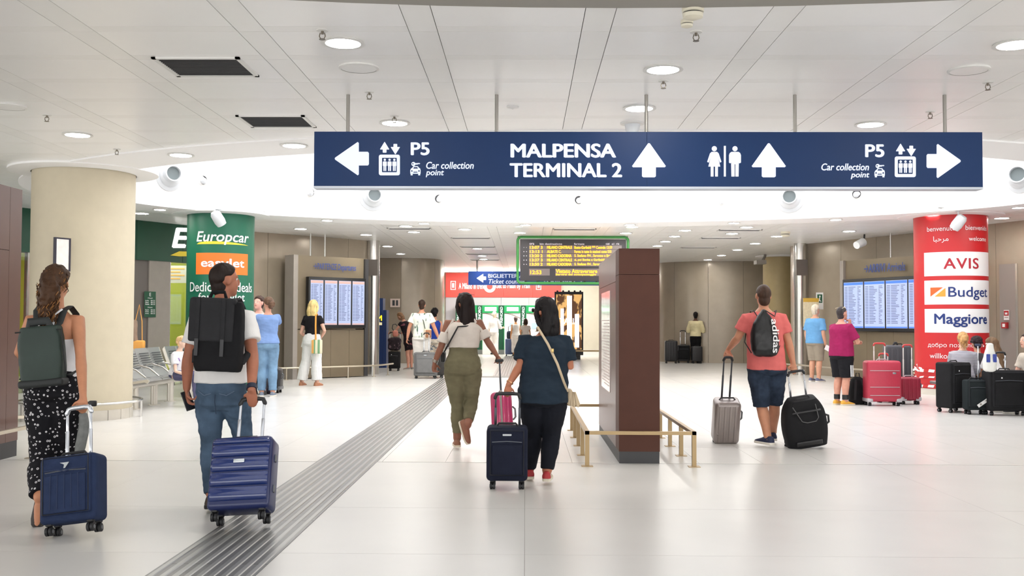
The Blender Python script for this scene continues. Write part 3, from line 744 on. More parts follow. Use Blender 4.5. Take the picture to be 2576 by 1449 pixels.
# office interior
io = struct('wall_office_back', MB().add([(-12.8, 24.5, 0), (-7.25, 26.0, 0), (-7.25, 26.0, ZC), (-12.8, 24.5, ZC)], [(0, 1, 2, 3)]), LIME, smooth=False)
struct('wall_office_end', MB().add([(-7.25, 26.0, 0), (-7.15, 23.4, 0), (-7.15, 23.4, ZC), (-7.25, 26.0, ZC)], [(0, 1, 2, 3)]), LIME, smooth=False)
ol = thing('office_light_panel', 'lit panel light inside the lime green rental office', 'ceiling light', (-8.6, 23.6, ZC - .02))
MB().box((-1.2, -.6, -.03), (1.2, .6, 0)).build('diffuser', mat('office_diffuser', (255, 252, 240), .4, emit=6), ol, smooth=False)
p = at(434, 690, 24.0); t = thing('office_screen', 'pale painted reflection of the departure board with orange lines in the office glass', 'screen', p)  # departure board's reflection in the office glass, painted as a glowing panel
MB().obox((0, 0, 0), (.9, .04, .42)).build('panel', mat('pale_panel', (206, 204, 194), .5, emit=.15), t, smooth=False)
tx = MB()
for k in range(4): tx.box((-.32, -.026, .12 - k * .08), (.3 - (k % 2) * .1, -.022, .15 - k * .08))
tag(tx.build('orange_lines', mat('orange_lines', (232, 180, 96), .5, emit=.2), t, smooth=False), kind='stuff')
# lime tub chair inside
p = onz(418, 960); t = thing('tub_chair', 'pale lime tub chair behind the steel bench', 'chair', (at(418, 900, 21.6).x, 21.6, 0))
LC = mat('chair_lime', (206, 212, 120), .6)
MB().rbox((0, 0, .4), (.6, .55, .14), .05).build('seat', LC, t); MB().rbox((0, .24, .55), (.62, .1, .5), .05).build('backrest', LC, t)
for sx in (-1, 1):
    MB().rbox((sx * .28, 0, .5), (.08, .5, .3), .035).build('armrest', LC, t)
    for sy in (-1, 1): MB().tube([(sx * .24, sy * .2, .34), (sx * .26, sy * .22, 0)], .018, 8).build('leg', CHROME, t)

# ---- right hand office front: red fascia, window, door, call point
RF = thing('rental_office', 'red fascia office front at the right edge of the picture', 'shop front', (10.55, 20.2, 0))
REDF = mat('fascia_red', (196, 32, 26), .4)
q0, q1 = V((10.52, 20.25, 0)), V((11.6, 17.6, 0)); d = (q1 - q0).normalized(); nn = V((d.y, -d.x, 0)) * -1; nn = V((-abs(nn.x), -abs(nn.y), 0)) if True else nn
mb = MB(); mb.loft([[q0 + V((0, 0, z)), q1 + V((0, 0, z)), q1 + V((.15, .1, z)), q0 + V((.15, .1, z))] for z in (2.5, ZC)]); mb.build('fascia_panel', REDF, RF, smooth=False, off=V((10.55, 20.2, 0)))
mb = MB(); mb.loft([[q0 + V((.04, .02, z)), q1 + V((.04, .02, z)), q1 + V((.1, .1, z)), q0 + V((.1, .1, z))] for z in (0, 2.5)]); mb.build('dark_glass', mat('dark_office_glass', (96, 66, 74), .12, spec=.7, var=.3, vs=1.2), RF, smooth=False, off=V((10.55, 20.2, 0)))
MB().box((-.05, -.02, 0), (.05, .05, 2.5)).build('door_frame', CHROME, RF, smooth=False)
rwn = V((-(PR(11.6) - PR(11.0)).normalized().y, (PR(11.6) - PR(11.0)).normalized().x, 0)) * -1
def onright(px, py, lift=.01):
    # nearest hit with the right wall near its end
    a, b = V((9.55, 22.65, 0)), V((10.42, 20.5, 0)); dd = (b - a).normalized(); n2_ = V((dd.y, -dd.x, 0)); n2_ = n2_ if n2_.x < 0 else -n2_
    return onplane(px, py, a + n2_ * lift, n2_), dd, n2_
def wall_item(name, lab, cat, x0, x1, yt, yb, parts):
    c, dd, n3 = onright((x0 + x1) / 2, (yt + yb) / 2, .03); t = thing(name, lab, cat, c)
    R3 = Matrix(((dd.x, n3.x, 0), (dd.y, n3.y, 0), (0, 0, 1)))
    w = abs((onright(x1, yt)[0] - onright(x0, yt)[0]).length); h = abs(onright(x0, yt)[0].z - onright(x0, yb)[0].z)
    for nm, cx, cz, sw, sh, th, m in parts: MB().obox(R3 @ V((cx * w, th / 2, cz * h)), (sw * w, th, sh * h), R3).build(nm, m, t, smooth=False)
CALLRED = mat('call_point_red', (176, 36, 40), .4)
wall_item('fire_notice', 'small red and white fire notice on the grey wall right of the red column', 'notice', 2526, 2539, 780, 805,
          [('board', 0, 0, 1, 1, .01, PWHITE), ('red_field', 0, .18, .9, .5, .014, CALLRED), ('pictogram', 0, .15, .45, .2, .017, PWHITE), ('caption', 0, -.25, .7, .08, .014, GREYP)])
wall_item('fire_call_point', 'red fire call point below the fire notice', 'call point', 2524, 2537, 811, 826, [('case', 0, 0, 1, 1, .06, CALLRED), ('glass_plate', 0, 0, .5, .55, .066, PWHITE)])
dr = struct('door_1', MB().box((0, 0, 0), (.01, .01, .01)), GREYP, smooth=False) if False else None
cdo, ddr, ndr = onright(2538, 820, .012); t = thing('door_1', None, None, (cdo.x, cdo.y, 0)); tag(t, kind='structure')
R3 = Matrix(((ddr.x, ndr.x, 0), (ddr.y, ndr.y, 0), (0, 0, 1)))
wd = (onright(2558, 800)[0] - onright(2514, 800)[0]).length; hz = onright(2538, 664)[0].z
MB().obox(R3 @ V((0, 0, hz / 2)), (wd, .02, hz), R3).build('door_leaf', mat('door_grey', (148, 140, 134), .45), t, smooth=False)
MB().obox(R3 @ V((wd / 2, .01, hz / 2)), (.05, .03, hz), R3).build('door_edge', CHROME, t, smooth=False)
# green exit plate and yellow topped notice on the arrivals wall end
p = at(2062, 757, 26.2); t = thing('exit_sign', 'small green running man exit plate on the arrivals wall', 'sign', p)
MB().box((-.09, -.01, -.22), (.09, .01, .22)).build('plate', PWHITE, t, smooth=False); MB().box((-.065, -.014, -.05), (.065, -.008, .17)).build('green_field', mat('exit_green', (30, 90, 60), .5), t, smooth=False)
MB().ball((.0, -.02, .12), .022, 8).tube([(0, -.02, .1), (-.01, -.02, .03), (.03, -.02, -.02)], .012, 6).tube([(-.01, -.02, .03), (-.04, -.02, -.03)], .012, 6).build('pictogram', PWHITE, t)
p = at(2040, 785, 26.0); t = thing('wall_notice', 'pale notice with a yellow heading behind the old man in blue', 'notice', p)
MB().box((-.2, -.01, -.38), (.2, .01, .36)).build('sheet', mat('sheet_cream', (212, 200, 170), .6, var=.1, vs=20), t, smooth=False); MB().box((-.2, -.014, .26), (.2, -.008, .36)).build('heading', mat('heading_yellow', (200, 160, 60), .5), t, smooth=False)

# ---- far end: ticket hall
farw = struct('wall_far', MB().box((-9, 43.6, 0), (14, 43.8, ZC)), mat('far_wall_cream', (214, 208, 190), .6, var=.02), smooth=False)
struct('baseboard_far', MB().box((-3.6, 43.42, 0), (4.6, 43.6, .2)), WHITE, smooth=False)
FARR = mat('banner_red', (226, 74, 66), .45, emit=.12, ecol=(232, 70, 62))
t = thing('train_banner', 'red backlit banner about going to Milan by train above the ticket machines', 'banner', (-1, 43.5, 2.9))
x0, x1 = at(1121, 700, 43.5).x, at(1412, 700, 43.5).x; zb = at(1250, 748, 43.5).z
nb = 4
for i in range(nb): MB().box((x0 + (x1 - x0) * i / nb + .004 + 1, -.03, zb - 2.9), (x0 + (x1 - x0) * (i + 1) / nb - .004 + 1, .05, ZC - 2.9 - .005)).build('banner_panel', FARR, t, smooth=False)
o3 = V((-1, 43.5, 2.9))
letters('A Milano in treno', pxbox(1154, 1221, 712, 727, 43.44), LIT, t, o3, 'lettering', .03); letters('Get to Milan by Train', pxbox(1247, 1333, 712, 729, 43.44), LIT, t, o3, 'lettering', .03)
c = at(1232, 721, 43.45) - o3; MB().lathe([(.001, 0), (.26, 0), (.26, .012), (.001, .012)], 24, c=c, M=Matrix.Rotation(PI / 2, 3, 'X')).build('logo_disc', LIT, t); MB().lathe([(.001, .02), (.13, .02), (.13, .012)], 20, c=c, M=Matrix.Rotation(PI / 2, 3, 'X')).build('logo_ring', FARR, t)
def ticket_icon(px):
    c = at(px, 718, 43.45) - o3; mb = MB(); w, h, f = .11, .19, .025
    for lo, hi in (((-w, -h), (w, -h + f)), ((-w, h - f), (w, h)), ((-w, -h), (-w + f, h)), ((w - f, -h), (w, h))): mb.box((c.x + lo[0], c.y - .004, c.z + lo[1]), (c.x + hi[0], c.y + .004, c.z + hi[1]))
    mb.box((c.x - .045, c.y - .004, c.z - .1), (c.x + .045, c.y + .004, c.z + .1)); mb.build('ticket_icon', LIT, t, smooth=False)
ticket_icon(1140); ticket_icon(1355)
PALE = mat('far_panel_pale', (196, 194, 200), .4, emit=.0)
x0b, x1b = at(1121, 800, 43.5).x, at(1400, 800, 43.5).x
t = thing('machine_wall_cladding', 'pale panels behind the ticket machines under the red banner', 'cladding', (0, 43.52, 0))
for i in range(4): MB().box((x0b + (x1b - x0b) * i / 4 + .004, -.02, .2), (x0b + (x1b - x0b) * (i + 1) / 4 - .004, .06, zb - .005)).build('wall_panel', PALE, t, smooth=False)
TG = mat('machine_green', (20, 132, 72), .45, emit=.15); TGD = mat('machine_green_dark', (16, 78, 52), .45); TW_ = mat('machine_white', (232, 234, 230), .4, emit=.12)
TSC = mat('machine_screen', (150, 170, 190), .3, emit=.3); TLB = mat('machine_lightbox', (210, 240, 225), .4, emit=1.0)
for i, px in enumerate((1180, 1234, 1289, 1344)):
    x = at(px, 820, 43.1).x; lab = ['ticket machine hidden behind the long-haired woman', 'ticket machine behind the man in white', 'ticket machine behind the woman with the blue case', 'ticket machine behind the woman with sunglasses'][i]
    t = thing('ticket_machine', lab, 'ticket machine', (x, 43.1, 0), 0, 'green and white ticket machines')
    MB().rbox((0, .1, 1.0), (.68, .5, 2.0), .02, 2).build('cabinet', TW_, t)
    MB().box((-.345, -.2, 1.78), (.345, .3, 2.11)).build('canopy', TG, t, smooth=False); MB().box((-.24, -.215, 1.86), (.26, -.19, 2.03)).build('light_box', TLB, t, smooth=False)
    mb = MB(); mb.loft([[(-.34 + .68 * u, -.16 - .01, 1.55 + .22 * math.sin(PI * .5 * (1 - u)) - .02), (-.34 + .68 * u, -.16 - .01, 1.58 + .22 * math.sin(PI * .5 * (1 - u)))] for u in [k / 10 for k in range(11)]], cap=False, closed=False); mb.build('swoosh', GREYP, t)
    MB().box((-.12, -.17, 1.1), (.14, -.15, 1.36)).build('touch_screen', TSC, t, smooth=False); MB().box((-.1, -.17, .72), (.12, -.15, .78)).build('ticket_slot', BLACK, t, smooth=False); MB().box((.2, -.17, 1.05), (.3, -.15, 1.2)).build('card_reader', GREYP, t, smooth=False)
    MB().box((-.58, -.05, .2), (-.36, .3, 2.11)).build('side_fin', TGD, t, smooth=False); MB().box((-.37, -.12, .2), (-.345, .3, 2.11)).build('edge_strip', TG, t, smooth=False)
    letters('TRENORD', (lambda u, v: (-.42 - v * .11, -.056, 1.25 + u * .8)), LIT, t, None, 'lettering', .02)
# ad display in front of the cream wall
p = onz(1433, 905); Y = 37.5
t = thing('advert_totem', 'black framed backlit advert stand with golden columns picture', 'advertising display', (at(1431, 800, Y).x, Y, 0))
s = FX / Y; zt = at(1431, 734, Y).z; hw = 36 / s
MB().box((-hw, -.06, .16), (hw, .12, zt)).build('frame', BLACK, t, smooth=False); MB().box((-hw * .8, -.1, 0), (hw * .8, .18, .16)).build('foot', BLACK, t, smooth=False)
adm = pattern('advert_picture', 'blot', (86, 56, 34), (216, 170, 104), 3.2, .3, .48, cs=(1.2, 1, .7)); ab = adm.node_tree.nodes['Principled BSDF']
adm.node_tree.links.new(ab.inputs['Base Color'].links[0].from_socket, ab.inputs['Emission Color']); ab.inputs['Emission Strength'].default_value = .5
pic = MB().box((-hw + .06, -.068, .38), (hw - .06, -.06, zt - .1)).build('picture', adm, t, smooth=False)
adw = mat('advert_white', (226, 230, 250), .4, emit=.8)
for x, w, z0, z1 in ((-.25, .06, .5, 1.9), (.02, .09, .5, zt - .15), (.3, .08, .45, 1.7)): MB().box((x - w, -.074, z0), (x + w, -.068, z1)).build('pale_column', adw, pic, smooth=False)
letters('ITALIA', lambda u, v: (-.4 + .78 * u, -.08, 1.32 + .22 * v), adw, pic, None, 'lettering', .01)
sp = MB()
for k in range(5): sp.ball((-hw * .8 + hw * .4 * k, 0, zt + .02), .04, 8)
sp.build('top_spots', BLACK, t)
struct('trim_5', MB().box((.6, 37.2, .30), (3.4, 37.25, .36)), BRASS, smooth=False)
# made-up strip light, added to brighten the far hall
t = thing('strip_light', 'long glowing ceiling strip added to brighten the hall above the ticket machines', 'ceiling light', (-1, 41.2, ZC - .03)); MB().box((-2.6, -.1, -.03), (4.5, .1, 0)).build('diffuser', mat('strip_diffuser', (255, 252, 246), .4, emit=34), t, smooth=False)
# small plates on the far left wall
p = at(994, 762, 33.2); t = thing('wall_plate', 'small square lift plate on the far curved wall', 'sign', p)
MB().box((-.16, -.015, -.14), (.16, .015, .14)).build('plate', mat('plate_pink', (226, 206, 196), .5), t, smooth=False); MB().box((-.09, -.02, -.09), (-.01, -.01, .09)).box((.03, -.02, -.09), (.1, -.01, .09)).build('pictogram', DGREY, t, smooth=False)
p = onz(957, 925); Y = 30.0; x0, x1, x2 = at(935, 800, Y).x, at(963, 800, Y).x, at(972, 800, Y).x
t = thing('cash_totem', 'stepped dark blue cash machine totem beside the departures wall', 'totem', (x1, Y, 0))
BLT = mat('totem_blue', (16, 50, 104), .4)
MB().box((x0 - x1, 0, 0), (0, .5, at(950, 750, Y).z)).build('tall_panel', BLT, t, smooth=False); MB().box((.0, .02, 0), (x2 - x1, .5, at(950, 780, Y).z)).build('low_panel', BLT, t, smooth=False)
o4 = V((x1, Y, 0)); letters('ATM', pxbox(926, 961, 793, 807, Y - .01), mat('totem_yellow', (250, 224, 40), .4, emit=.5), t, o4, 'lettering', .05)
g = pxbox(930, 961, 811, 818, Y - .01); MB().add([g(0, 0), g(1, 0), g(1, 1), g(0, 1)], [(0, 1, 2, 3)]).build('pale_band', mat('totem_pale', (236, 226, 180), .4, emit=.3), t, smooth=False, off=o4)
p = at(1908, 660, 31.0); t = thing('security_camera', 'security camera bracket beside the slim far column', 'camera', p)
MB().box((-.1, -.2, -.06), (.2, .2, .06)).build('housing', GREYP, t, smooth=False); MB().tube([(.1, 0, 0), (.25, .2, .2), (.3, .3, .5)], .04, 8).build('arm', GREYP, t)

# ================================================================== SIGNS
SY = 9.3
SIGNB = mat('sign_blue', (9, 42, 84), .5, spec=.3, var=.03, vs=3, emit=.04, ecol=(20, 60, 130))
SIGNW = mat('sign_white', (222, 232, 250), .45, emit=.15, ecol=(214, 226, 250))
a, b, c = at(789, 468, SY), at(2473, 473, SY), at(789, 331, SY)
so = V(((a.x + b.x) / 2, SY, a.z)); sg = thing('direction_sign', 'long dark blue hanging sign reading Malpensa Terminal 2', 'sign', so)
zt, zb_ = c.z, a.z
for i in range(2):
    xa, xb = a.x + (b.x - a.x) * i / 2, a.x + (b.x - a.x) * (i + 1) / 2
    MB().box((xa - so.x + .001, 0, 0), (xb - so.x - .001, .14, zt - zb_)).build('panel', SIGNB, sg, smooth=False)
MB().box((a.x - so.x, -.004, -.02), (b.x - so.x, .144, 0)).build('bottom_rail', mat('sign_edge', (190, 196, 206), .4, metal=.4), sg, smooth=False)
rods = thing('x', None, None); bpy.data.objects.remove(rods)
for px in (875, 1249, 1626, 2000, 2377):
    x = at(px, 335, SY + .07).x - so.x; MB().tube([(x, .07, zt - zb_), (x, .07, ZC - so.z)], .017, 10).build('hanging_rod', ROD, sg)
FY = SY - .004
px_at = lambda x, y: at(x, y, FY) - so
def flat(pts, nm='symbol', m=SIGNW, y=FY):
    mb = MB(); mb.prism(pts, lambda u, v: at(u, v, y) - so, (0, .003, 0)); return mb.build(nm, m, sg, smooth=False)
def flats(polys, nm, m=SIGNW, y=FY):
    mb = MB()
    for p in polys: mb.prism(p, lambda u, v: at(u, v, y) - so, (0, .003, 0))
    return mb.build(nm, m, sg, smooth=False)
def rrect(x0, y0, x1, y1, r, n=4):
    P = []
    for cx, cy, a0 in ((x1 - r, y0 + r, -90), (x1 - r, y1 - r, 0), (x0 + r, y1 - r, 90), (x0 + r, y0 + r, 180)):
        for k in range(n + 1): t_ = math.radians(a0 + 90 * k / n); P.append((cx + r * math.cos(t_), cy + r * math.sin(t_)))
    return P
def circ(cx, cy, r, n=20): return [(cx + r * math.cos(2 * PI * k / n), cy + r * math.sin(2 * PI * k / n)) for k in range(n)]
def arrow(x0, y0, x1, y1, d, head=.63, shaft=.41):
    """arrow inside a box, pointing d in l r u d"""
    w, h = x1 - x0, y1 - y0; cx, cy = (x0 + x1) / 2, (y0 + y1) / 2
    if d in 'lr':
        f = (lambda u, v: (x0 + w * u, cy + h * v)) if d == 'l' else (lambda u, v: (x1 - w * u, cy + h * v))
    else:
        f = (lambda u, v: (cx + w * v, y0 + h * u)) if d == 'u' else (lambda u, v: (cx + w * v, y1 - h * u))
    s = shaft / 2
    return [f(0, 0), f(.012, -.03), f(head, -.47), f(head + .04, -.5), f(head + .075, -.47), f(head + .075, -s), f(.97, -s), f(1, -s + .04), f(1, s - .04), f(.97, s), f(head + .075, s), f(head + .075, .47), f(head + .04, .5), f(head, .47), f(.012, .03)]
flat(arrow(842, 357, 928, 441, 'l'), 'arrow'); flat(arrow(1590, 360, 1675, 446, 'u'), 'arrow'); flat(arrow(1891, 360, 1977, 446, 'u'), 'arrow'); flat(arrow(2331, 362, 2417, 448, 'r'), 'arrow')
def lift(dx, dy):
    flats([arrow(956 + dx, 357 + dy, 979 + dx, 384 + dy, 'u'), arrow(983 + dx, 362 + dy, 1006 + dx, 388 + dy, 'd')], 'small_arrows')
    flat(rrect(953 + dx, 389 + dy, 1006 + dx, 441 + dy, 5), 'lift_frame'); flat(rrect(961 + dx, 397 + dy, 998 + dx, 433 + dy, 1), 'lift_window', SIGNB, FY - .004)
    fig = []
    for cx in (968, 980, 992):
        cx += dx; fig += [circ(cx, 402 + dy, 3, 10), rrect(cx - 5, 406 + dy, cx + 5, 418 + dy, 2), [(cx - 3.6, 417 + dy), (cx - .6, 417 + dy), (cx - .6, 430 + dy), (cx - 3.6, 430 + dy)], [(cx + .6, 417 + dy), (cx + 3.6, 417 + dy), (cx + 3.6, 430 + dy), (cx + .6, 430 + dy)]]
    flats(fig, 'lift_figures', SIGNW, FY - .008)
lift(0, 0); lift(1298, 4.5)
def car(dx, dy):
    P = lambda L: [(x + dx, y + dy) for x, y in L]
    flats([P([(1032, 428), (1034, 424), (1037, 422), (1040, 418), (1051, 418), (1054, 422), (1057, 424), (1058, 428), (1058, 437), (1032, 437)]), P([(1033, 436), (1038, 436), (1038, 441), (1033, 441)]), P([(1052, 436), (1057, 436), (1057, 441), (1052, 441)])], 'car_symbol')
    flats([P([(1039.5, 424), (1041.5, 420.5), (1049.5, 420.5), (1051.5, 424)]), P(circ(1036, 430, 2, 8)), P(circ(1054, 430, 2, 8)), P([(1040, 432), (1050, 432), (1050, 434), (1040, 434)])], 'car_window', SIGNB, FY - .004)
    flats([P(circ(1040, 412.5, 5.2, 14)), P([(1044, 410.5), (1055, 410), (1057, 411.5), (1055, 413), (1052, 412.5), (1050, 414), (1044, 414)])], 'key_symbol'); flats([P(circ(1038.5, 412, 1.7, 8))], 'key_hole', SIGNB, FY - .004)
car(0, 0); car(1168, 5)
T = lambda s, x0, x1, yt, yb, bold=.03, it=0: letters(s, pxbox(x0, x1, yt, yb, FY), SIGNW, sg, so, 'lettering', bold, it)
T('P5', 1033, 1081, 358, 391, .06); T('MALPENSA', 1284, 1550, 361, 397, .055); T('TERMINAL 2', 1282, 1565, 410, 446, .055)
T('Car collection', 1072, 1192, 407, 425, .045, .2); T('point', 1071, 1117, 427, 446, .045, .2)
T('P5', 2176, 2225, 363, 396, .06); T('Car collection', 2066, 2186, 411, 429, .045, .2); T('point', 2140, 2187, 433, 451, .045, .2)
# toilets
flat([(1821, 367), (1826, 367), (1826, 444), (1821, 444)], 'divider')
flats([circ(1797, 374, 6.5, 16), [(1790, 382), (1804, 382), (1808, 386), (1815, 407), (1811, 409), (1806, 395), (1812, 419), (1806, 419), (1806, 444), (1799, 444), (1799, 419), (1795, 419), (1795, 444), (1788, 444), (1788, 419), (1782, 419), (1788, 395), (1783, 409), (1779, 407), (1786, 386)]], 'toilet_woman')
flats([circ(1849, 374, 6.5, 16), [(1840, 382), (1858, 382), (1862, 385), (1864, 390), (1864, 409), (1860, 411), (1859, 409), (1859, 393), (1858, 444), (1850, 444), (1850, 413), (1848, 413), (1848, 444), (1840, 444), (1839, 393), (1839, 409), (1837, 411), (1834, 409), (1834, 390), (1836, 385)]], 'toilet_man')

# ---- far sign
Y2 = 34.5; a, b, c = at(1178, 717, Y2), at(1640, 719, Y2), at(1178, 682, Y2); so2 = V((a.x, Y2, a.z))
s2 = thing('direction_sign', 'far dark blue hanging sign pointing to the ticket counter', 'sign', so2)
MB().box((0, 0, 0), (b.x - a.x, .12, c.z - a.z)).build('panel', mat('sign_blue_far', (20, 64, 140), .4, emit=.1), s2, smooth=False)
for px in (1200, 1440): x = at(px, 690, Y2).x - so2.x; MB().tube([(x, .06, c.z - a.z), (x, .06, ZC - so2.z)], .03, 8).build('hanging_rod', ROD, s2)
f2 = Y2 - .01
mb = MB(); mb.prism(arrow(1199, 689, 1223, 711, 'l'), lambda u, v: at(u, v, f2) - so2, (0, .004, 0)); mb.build('arrow', SIGNW, s2, smooth=False)
for tx, x0, x1, yt, yb, it in (('BIGLIETTERIA', 1228, 1316, 689, 699, 0), ('Ticket counter', 1229, 1322, 702, 714, .2), ('MALPENSA', 1368, 1455, 689, 699, 0), ('TERMINAL 2', 1364, 1466, 702, 713, 0)): letters(tx, pxbox(x0, x1, yt, yb, f2), SIGNW, s2, so2, 'lettering', .04, it)

# ---- green framed train board
Y3 = 24.7; A3 = at(1302, 712, Y3); B3 = at(1580, 597, Y3); so3 = V((A3.x, Y3, A3.z)); w3, h3 = B3.x - A3.x, B3.z - A3.z
tb = thing('train_board', 'green framed train departure board with amber text hanging from the ceiling', 'information board', so3)
GRF = mat('board_green', (58, 138, 66), .4)
rc = .09; loop = []
for cx, cz, a0 in ((w3 - rc, rc, -90), (w3 - rc, h3 - rc, 0), (rc, h3 - rc, 90), (rc, rc, 180)):
    for k in range(5): q = math.radians(a0 + 22.5 * k); loop.append((cx + rc * math.cos(q), 0, cz + rc * math.sin(q)))
MB().tube(loop + [loop[0], loop[1]], .035, 10).build('tubular_frame', GRF, tb)
MB().box((.06, .0, .055), (w3 - .05, .16, h3 - .05)).build('case', mat('board_case', (52, 50, 54), .5), tb, smooth=False)
for x in (.45, w3 - .6): MB().rbox((x, .06, h3 + .02), (.2, .12, .07), .015, 2).build('bracket', BLACK, tb)
for x in (.01, w3 - .01): MB().tube([(x, .05, h3 - .1), (x, .05, ZC - so3.z)], .014, 8).build('hanging_rod', ROD, tb)
for k in range(9): MB().rbox((.2 + (w3 - .4) * k / 8, .01, .04), (.05, .06, .04), .008, 1).build('clamp', BLACK, tb)
bx3 = lambda x0, x1, yt, yb, y=Y3 - .004: pxbox(x0, x1, yt, yb, y)
def strip(x0, x1, yt, yb, m, nm): g = bx3(x0, x1, yt, yb); MB().add([g(0, 0), g(1, 0), g(1, 1), g(0, 1)], [(0, 1, 2, 3)]).build(nm, m, tb, smooth=False, off=so3)
LEDBG = mat('led_window', (120, 110, 108), .4); AMB = mat('led_amber', (255, 190, 40), .4, emit=.8, ecol=(255, 180, 40)); BW = mat('board_white', (226, 222, 230), .5)
for tx, x0, x1 in (('ora', 1332, 1344), ('bin', 1358, 1368), ('destinazione', 1371, 1414), ('fermate', 1444, 1470), ('cat', 1524, 1534), ('ci', 1539, 1545), ('rit', 1550, 1558)): letters(tx, bx3(x0, x1, 611, 616), BW, tb, so3, 'lettering', .02)
R5 = [('13:07 3', 'MILANO CENTRALE', 'Busto-Garibaldi *** Centrale 13:59', 1439, 1540), ('13:13 1', 'ALBATE C.', 'Ferma in tutte le stazioni come S10', 1412, 1538), ('13:20 2', 'MILANO CADORNA', 'S. Stefano FN , Saronno e Bovisa', 1438, 1545),
      ('13:37 3', 'MILANO CENTRALE', 'si, poi Bovisa e Garibaldi 14:29', 1439, 1540), ('13:50 2', 'MILANO CADORNA', 'S. Stefano FN , Saronno e Bovisa', 1438, 1545)]
for i, (a_, b_, c_, xe, xf) in enumerate(R5):
    y0 = 617.5 + i * 10.6; strip(1331, 1564, y0, y0 + 9.6, LEDBG, 'led_row')
    for tx, x0, x1 in ((a_, 1333, 1365), (b_, 1376, xe), (c_, 1445, xf)): letters(tx, bx3(x0, x1, y0 + 1, y0 + 8.6, Y3 - .01), AMB, tb, so3, 'lettering', .05)
    for k in (1318, 1324.5): p = at(k, y0 + 5, Y3 - .006) - so3; MB().ball(p, .012, 8).build('indicator', BW, tb)
strip(1331, 1383, 676, 693, LEDBG, 'led_row'); letters('12:53', bx3(1334, 1362, 680, 690, Y3 - .01), AMB, tb, so3, 'lettering', .05)
strip(1397, 1564, 676, 694, LEDBG, 'led_row'); letters('Vietato Attraversare i binari', bx3(1398, 1540, 677, 687, Y3 - .01), AMB, tb, so3, 'lettering', .05); letters('Servirsi del sottopassaggio', bx3(1398, 1500, 688, 694, Y3 - .01), AMB, tb, so3, 'lettering', .05)

# ================================================================== PYLONS AND RAILS
PYL = mat('pylon_brown', (84, 52, 42), .3, var=.06, vs=5, spec=.55); PYLF = mat('pylon_brown_front', (80, 47, 36), .5, var=.06, vs=5, spec=.25); PYB = mat('pylon_plinth', (58, 58, 60), .5)
fy, byy = 9.83, 12.5; xl, xr = at(1557, 1100, fy).x, at(1660, 1100, fy).x; zt = at(1600, 625, fy).z
py = thing('information_pylon', 'tall brown metal pylon standing inside a low bronze rail', 'pylon', ((xl + xr) / 2, fy, 0)); ox, oy = (xl + xr) / 2, fy; hw = (xr - xl) / 2; D = byy - fy
MB().box((-hw + .004, .004, 0), (hw - .004, D - .004, .115)).build('plinth', PYB, py, smooth=False)
zj = at(1600, 690, fy).z
MB().box((-hw, .0, .115), (hw, .35, zj - .004)).build('front_panel', PYLF, py, smooth=False); MB().box((-hw, .0, zj), (hw, .35, zt)).build('front_cap_panel', PYLF, py, smooth=False)
MB().box((-hw, .354, .115), (hw, D, zj - .06)).build('side_panel', PYL, py, smooth=False); MB().box((-hw, .354, zj - .056), (hw, D, zt)).build('side_cap_panel', PYL, py, smooth=False)
MB().box((-hw - .006, 1.0, .62), (-hw, D - .5, 1.72)).build('map_panel', mat('map_paper', (226, 216, 210), .12, var=.12, vs=5, spec=.6), py, smooth=False)
mr = MB()
for k in range(22): mr.box((-hw - .009, 1.08, .68 + k * .034), (-hw - .006, 1.75 + .4 * ((k * 37) % 10) / 10, .69 + k * .034))
tag(mr.build('timetable_lines', mat('timetable_ink', (190, 176, 172), .5), py, smooth=False), kind='stuff')
def low_rail(name, lab, x0, x1, y0, y1, h, n, m=BRASS, sides='fblr'):
    t = thing(name, lab, 'guard rail', ((x0 + x1) / 2, y0, 0)); o = V(((x0 + x1) / 2, y0, 0)); s = .02
    def bar(a, b):
        lo = [min(p, q) - (s if i < 2 else 0) for i, (p, q) in enumerate(zip(a, b))]; hi = [max(p, q) + (s if i < 2 else 0) for i, (p, q) in enumerate(zip(a, b))]
        lo[2] -= s * 1.6; MB().box(V(lo) - o, V(hi) - o).build('top_rail', m, t, smooth=False)
    if 'f' in sides: bar((x0, y0, h), (x1, y0, h))
    if 'b' in sides: bar((x0, y1, h), (x1, y1, h))
    ps = set()
    for x in ([x0] if 'l' in sides else []) + ([x1] if 'r' in sides else []):
        bar((x, y0, h), (x, y1, h))
        for k in range(n): ps.add((x, y0 + (y1 - y0) * k / (n - 1)))
    for x, y in sorted(ps):
        MB().box((x - o.x - s, y - o.y - s, 0), (x - o.x + s, y - o.y + s, h - .01)).build('post', m, t, smooth=False)
        MB().box((x - o.x - .055, y - o.y - .05, 0), (x - o.x + .055, y - o.y + .05, .006)).build('foot_plate', m, t, smooth=False)
low_rail('pylon_rail', 'low bronze rail framing the brown pylon', at(1477, 1168, 9.62).x, at(1746, 1170, 9.62).x, 9.62, 12.8, .335, 5)
yL = 10.15; xL = at(46, 1000, yL).x; zL = at(54, 478, yL).z
py2 = thing('information_pylon', 'brown metal pylon cut off by the left edge of the picture', 'pylon', (xL - .2, yL, 0))
PYL2 = mat('pylon_brown_left', (98, 70, 61), .3, var=.05, vs=5)
yj = (at(20, 700, yL), 0); 
MB().box((-.2, -2.7, 0), (.196, -.004, .16)).build('plinth', PYB, py2, smooth=False)
z2 = at(20, 630, yL - .25).z
for y0, y1 in ((-2.7, -1.3), (-1.296, -.24), (-.236, 0)):
    if y1 < 0:
        MB().box((-.2, y0, .16), (.2, y1, z2)).build('side_panel', PYL2, py2, smooth=False); MB().box((-.2, y0, z2 + .004), (.2, y1, zL)).build('cap_panel', PYL2, py2, smooth=False)
    else: MB().box((-.2, y0, .16), (.2, y1, zL)).build('corner_panel', PYL2, py2, smooth=False)
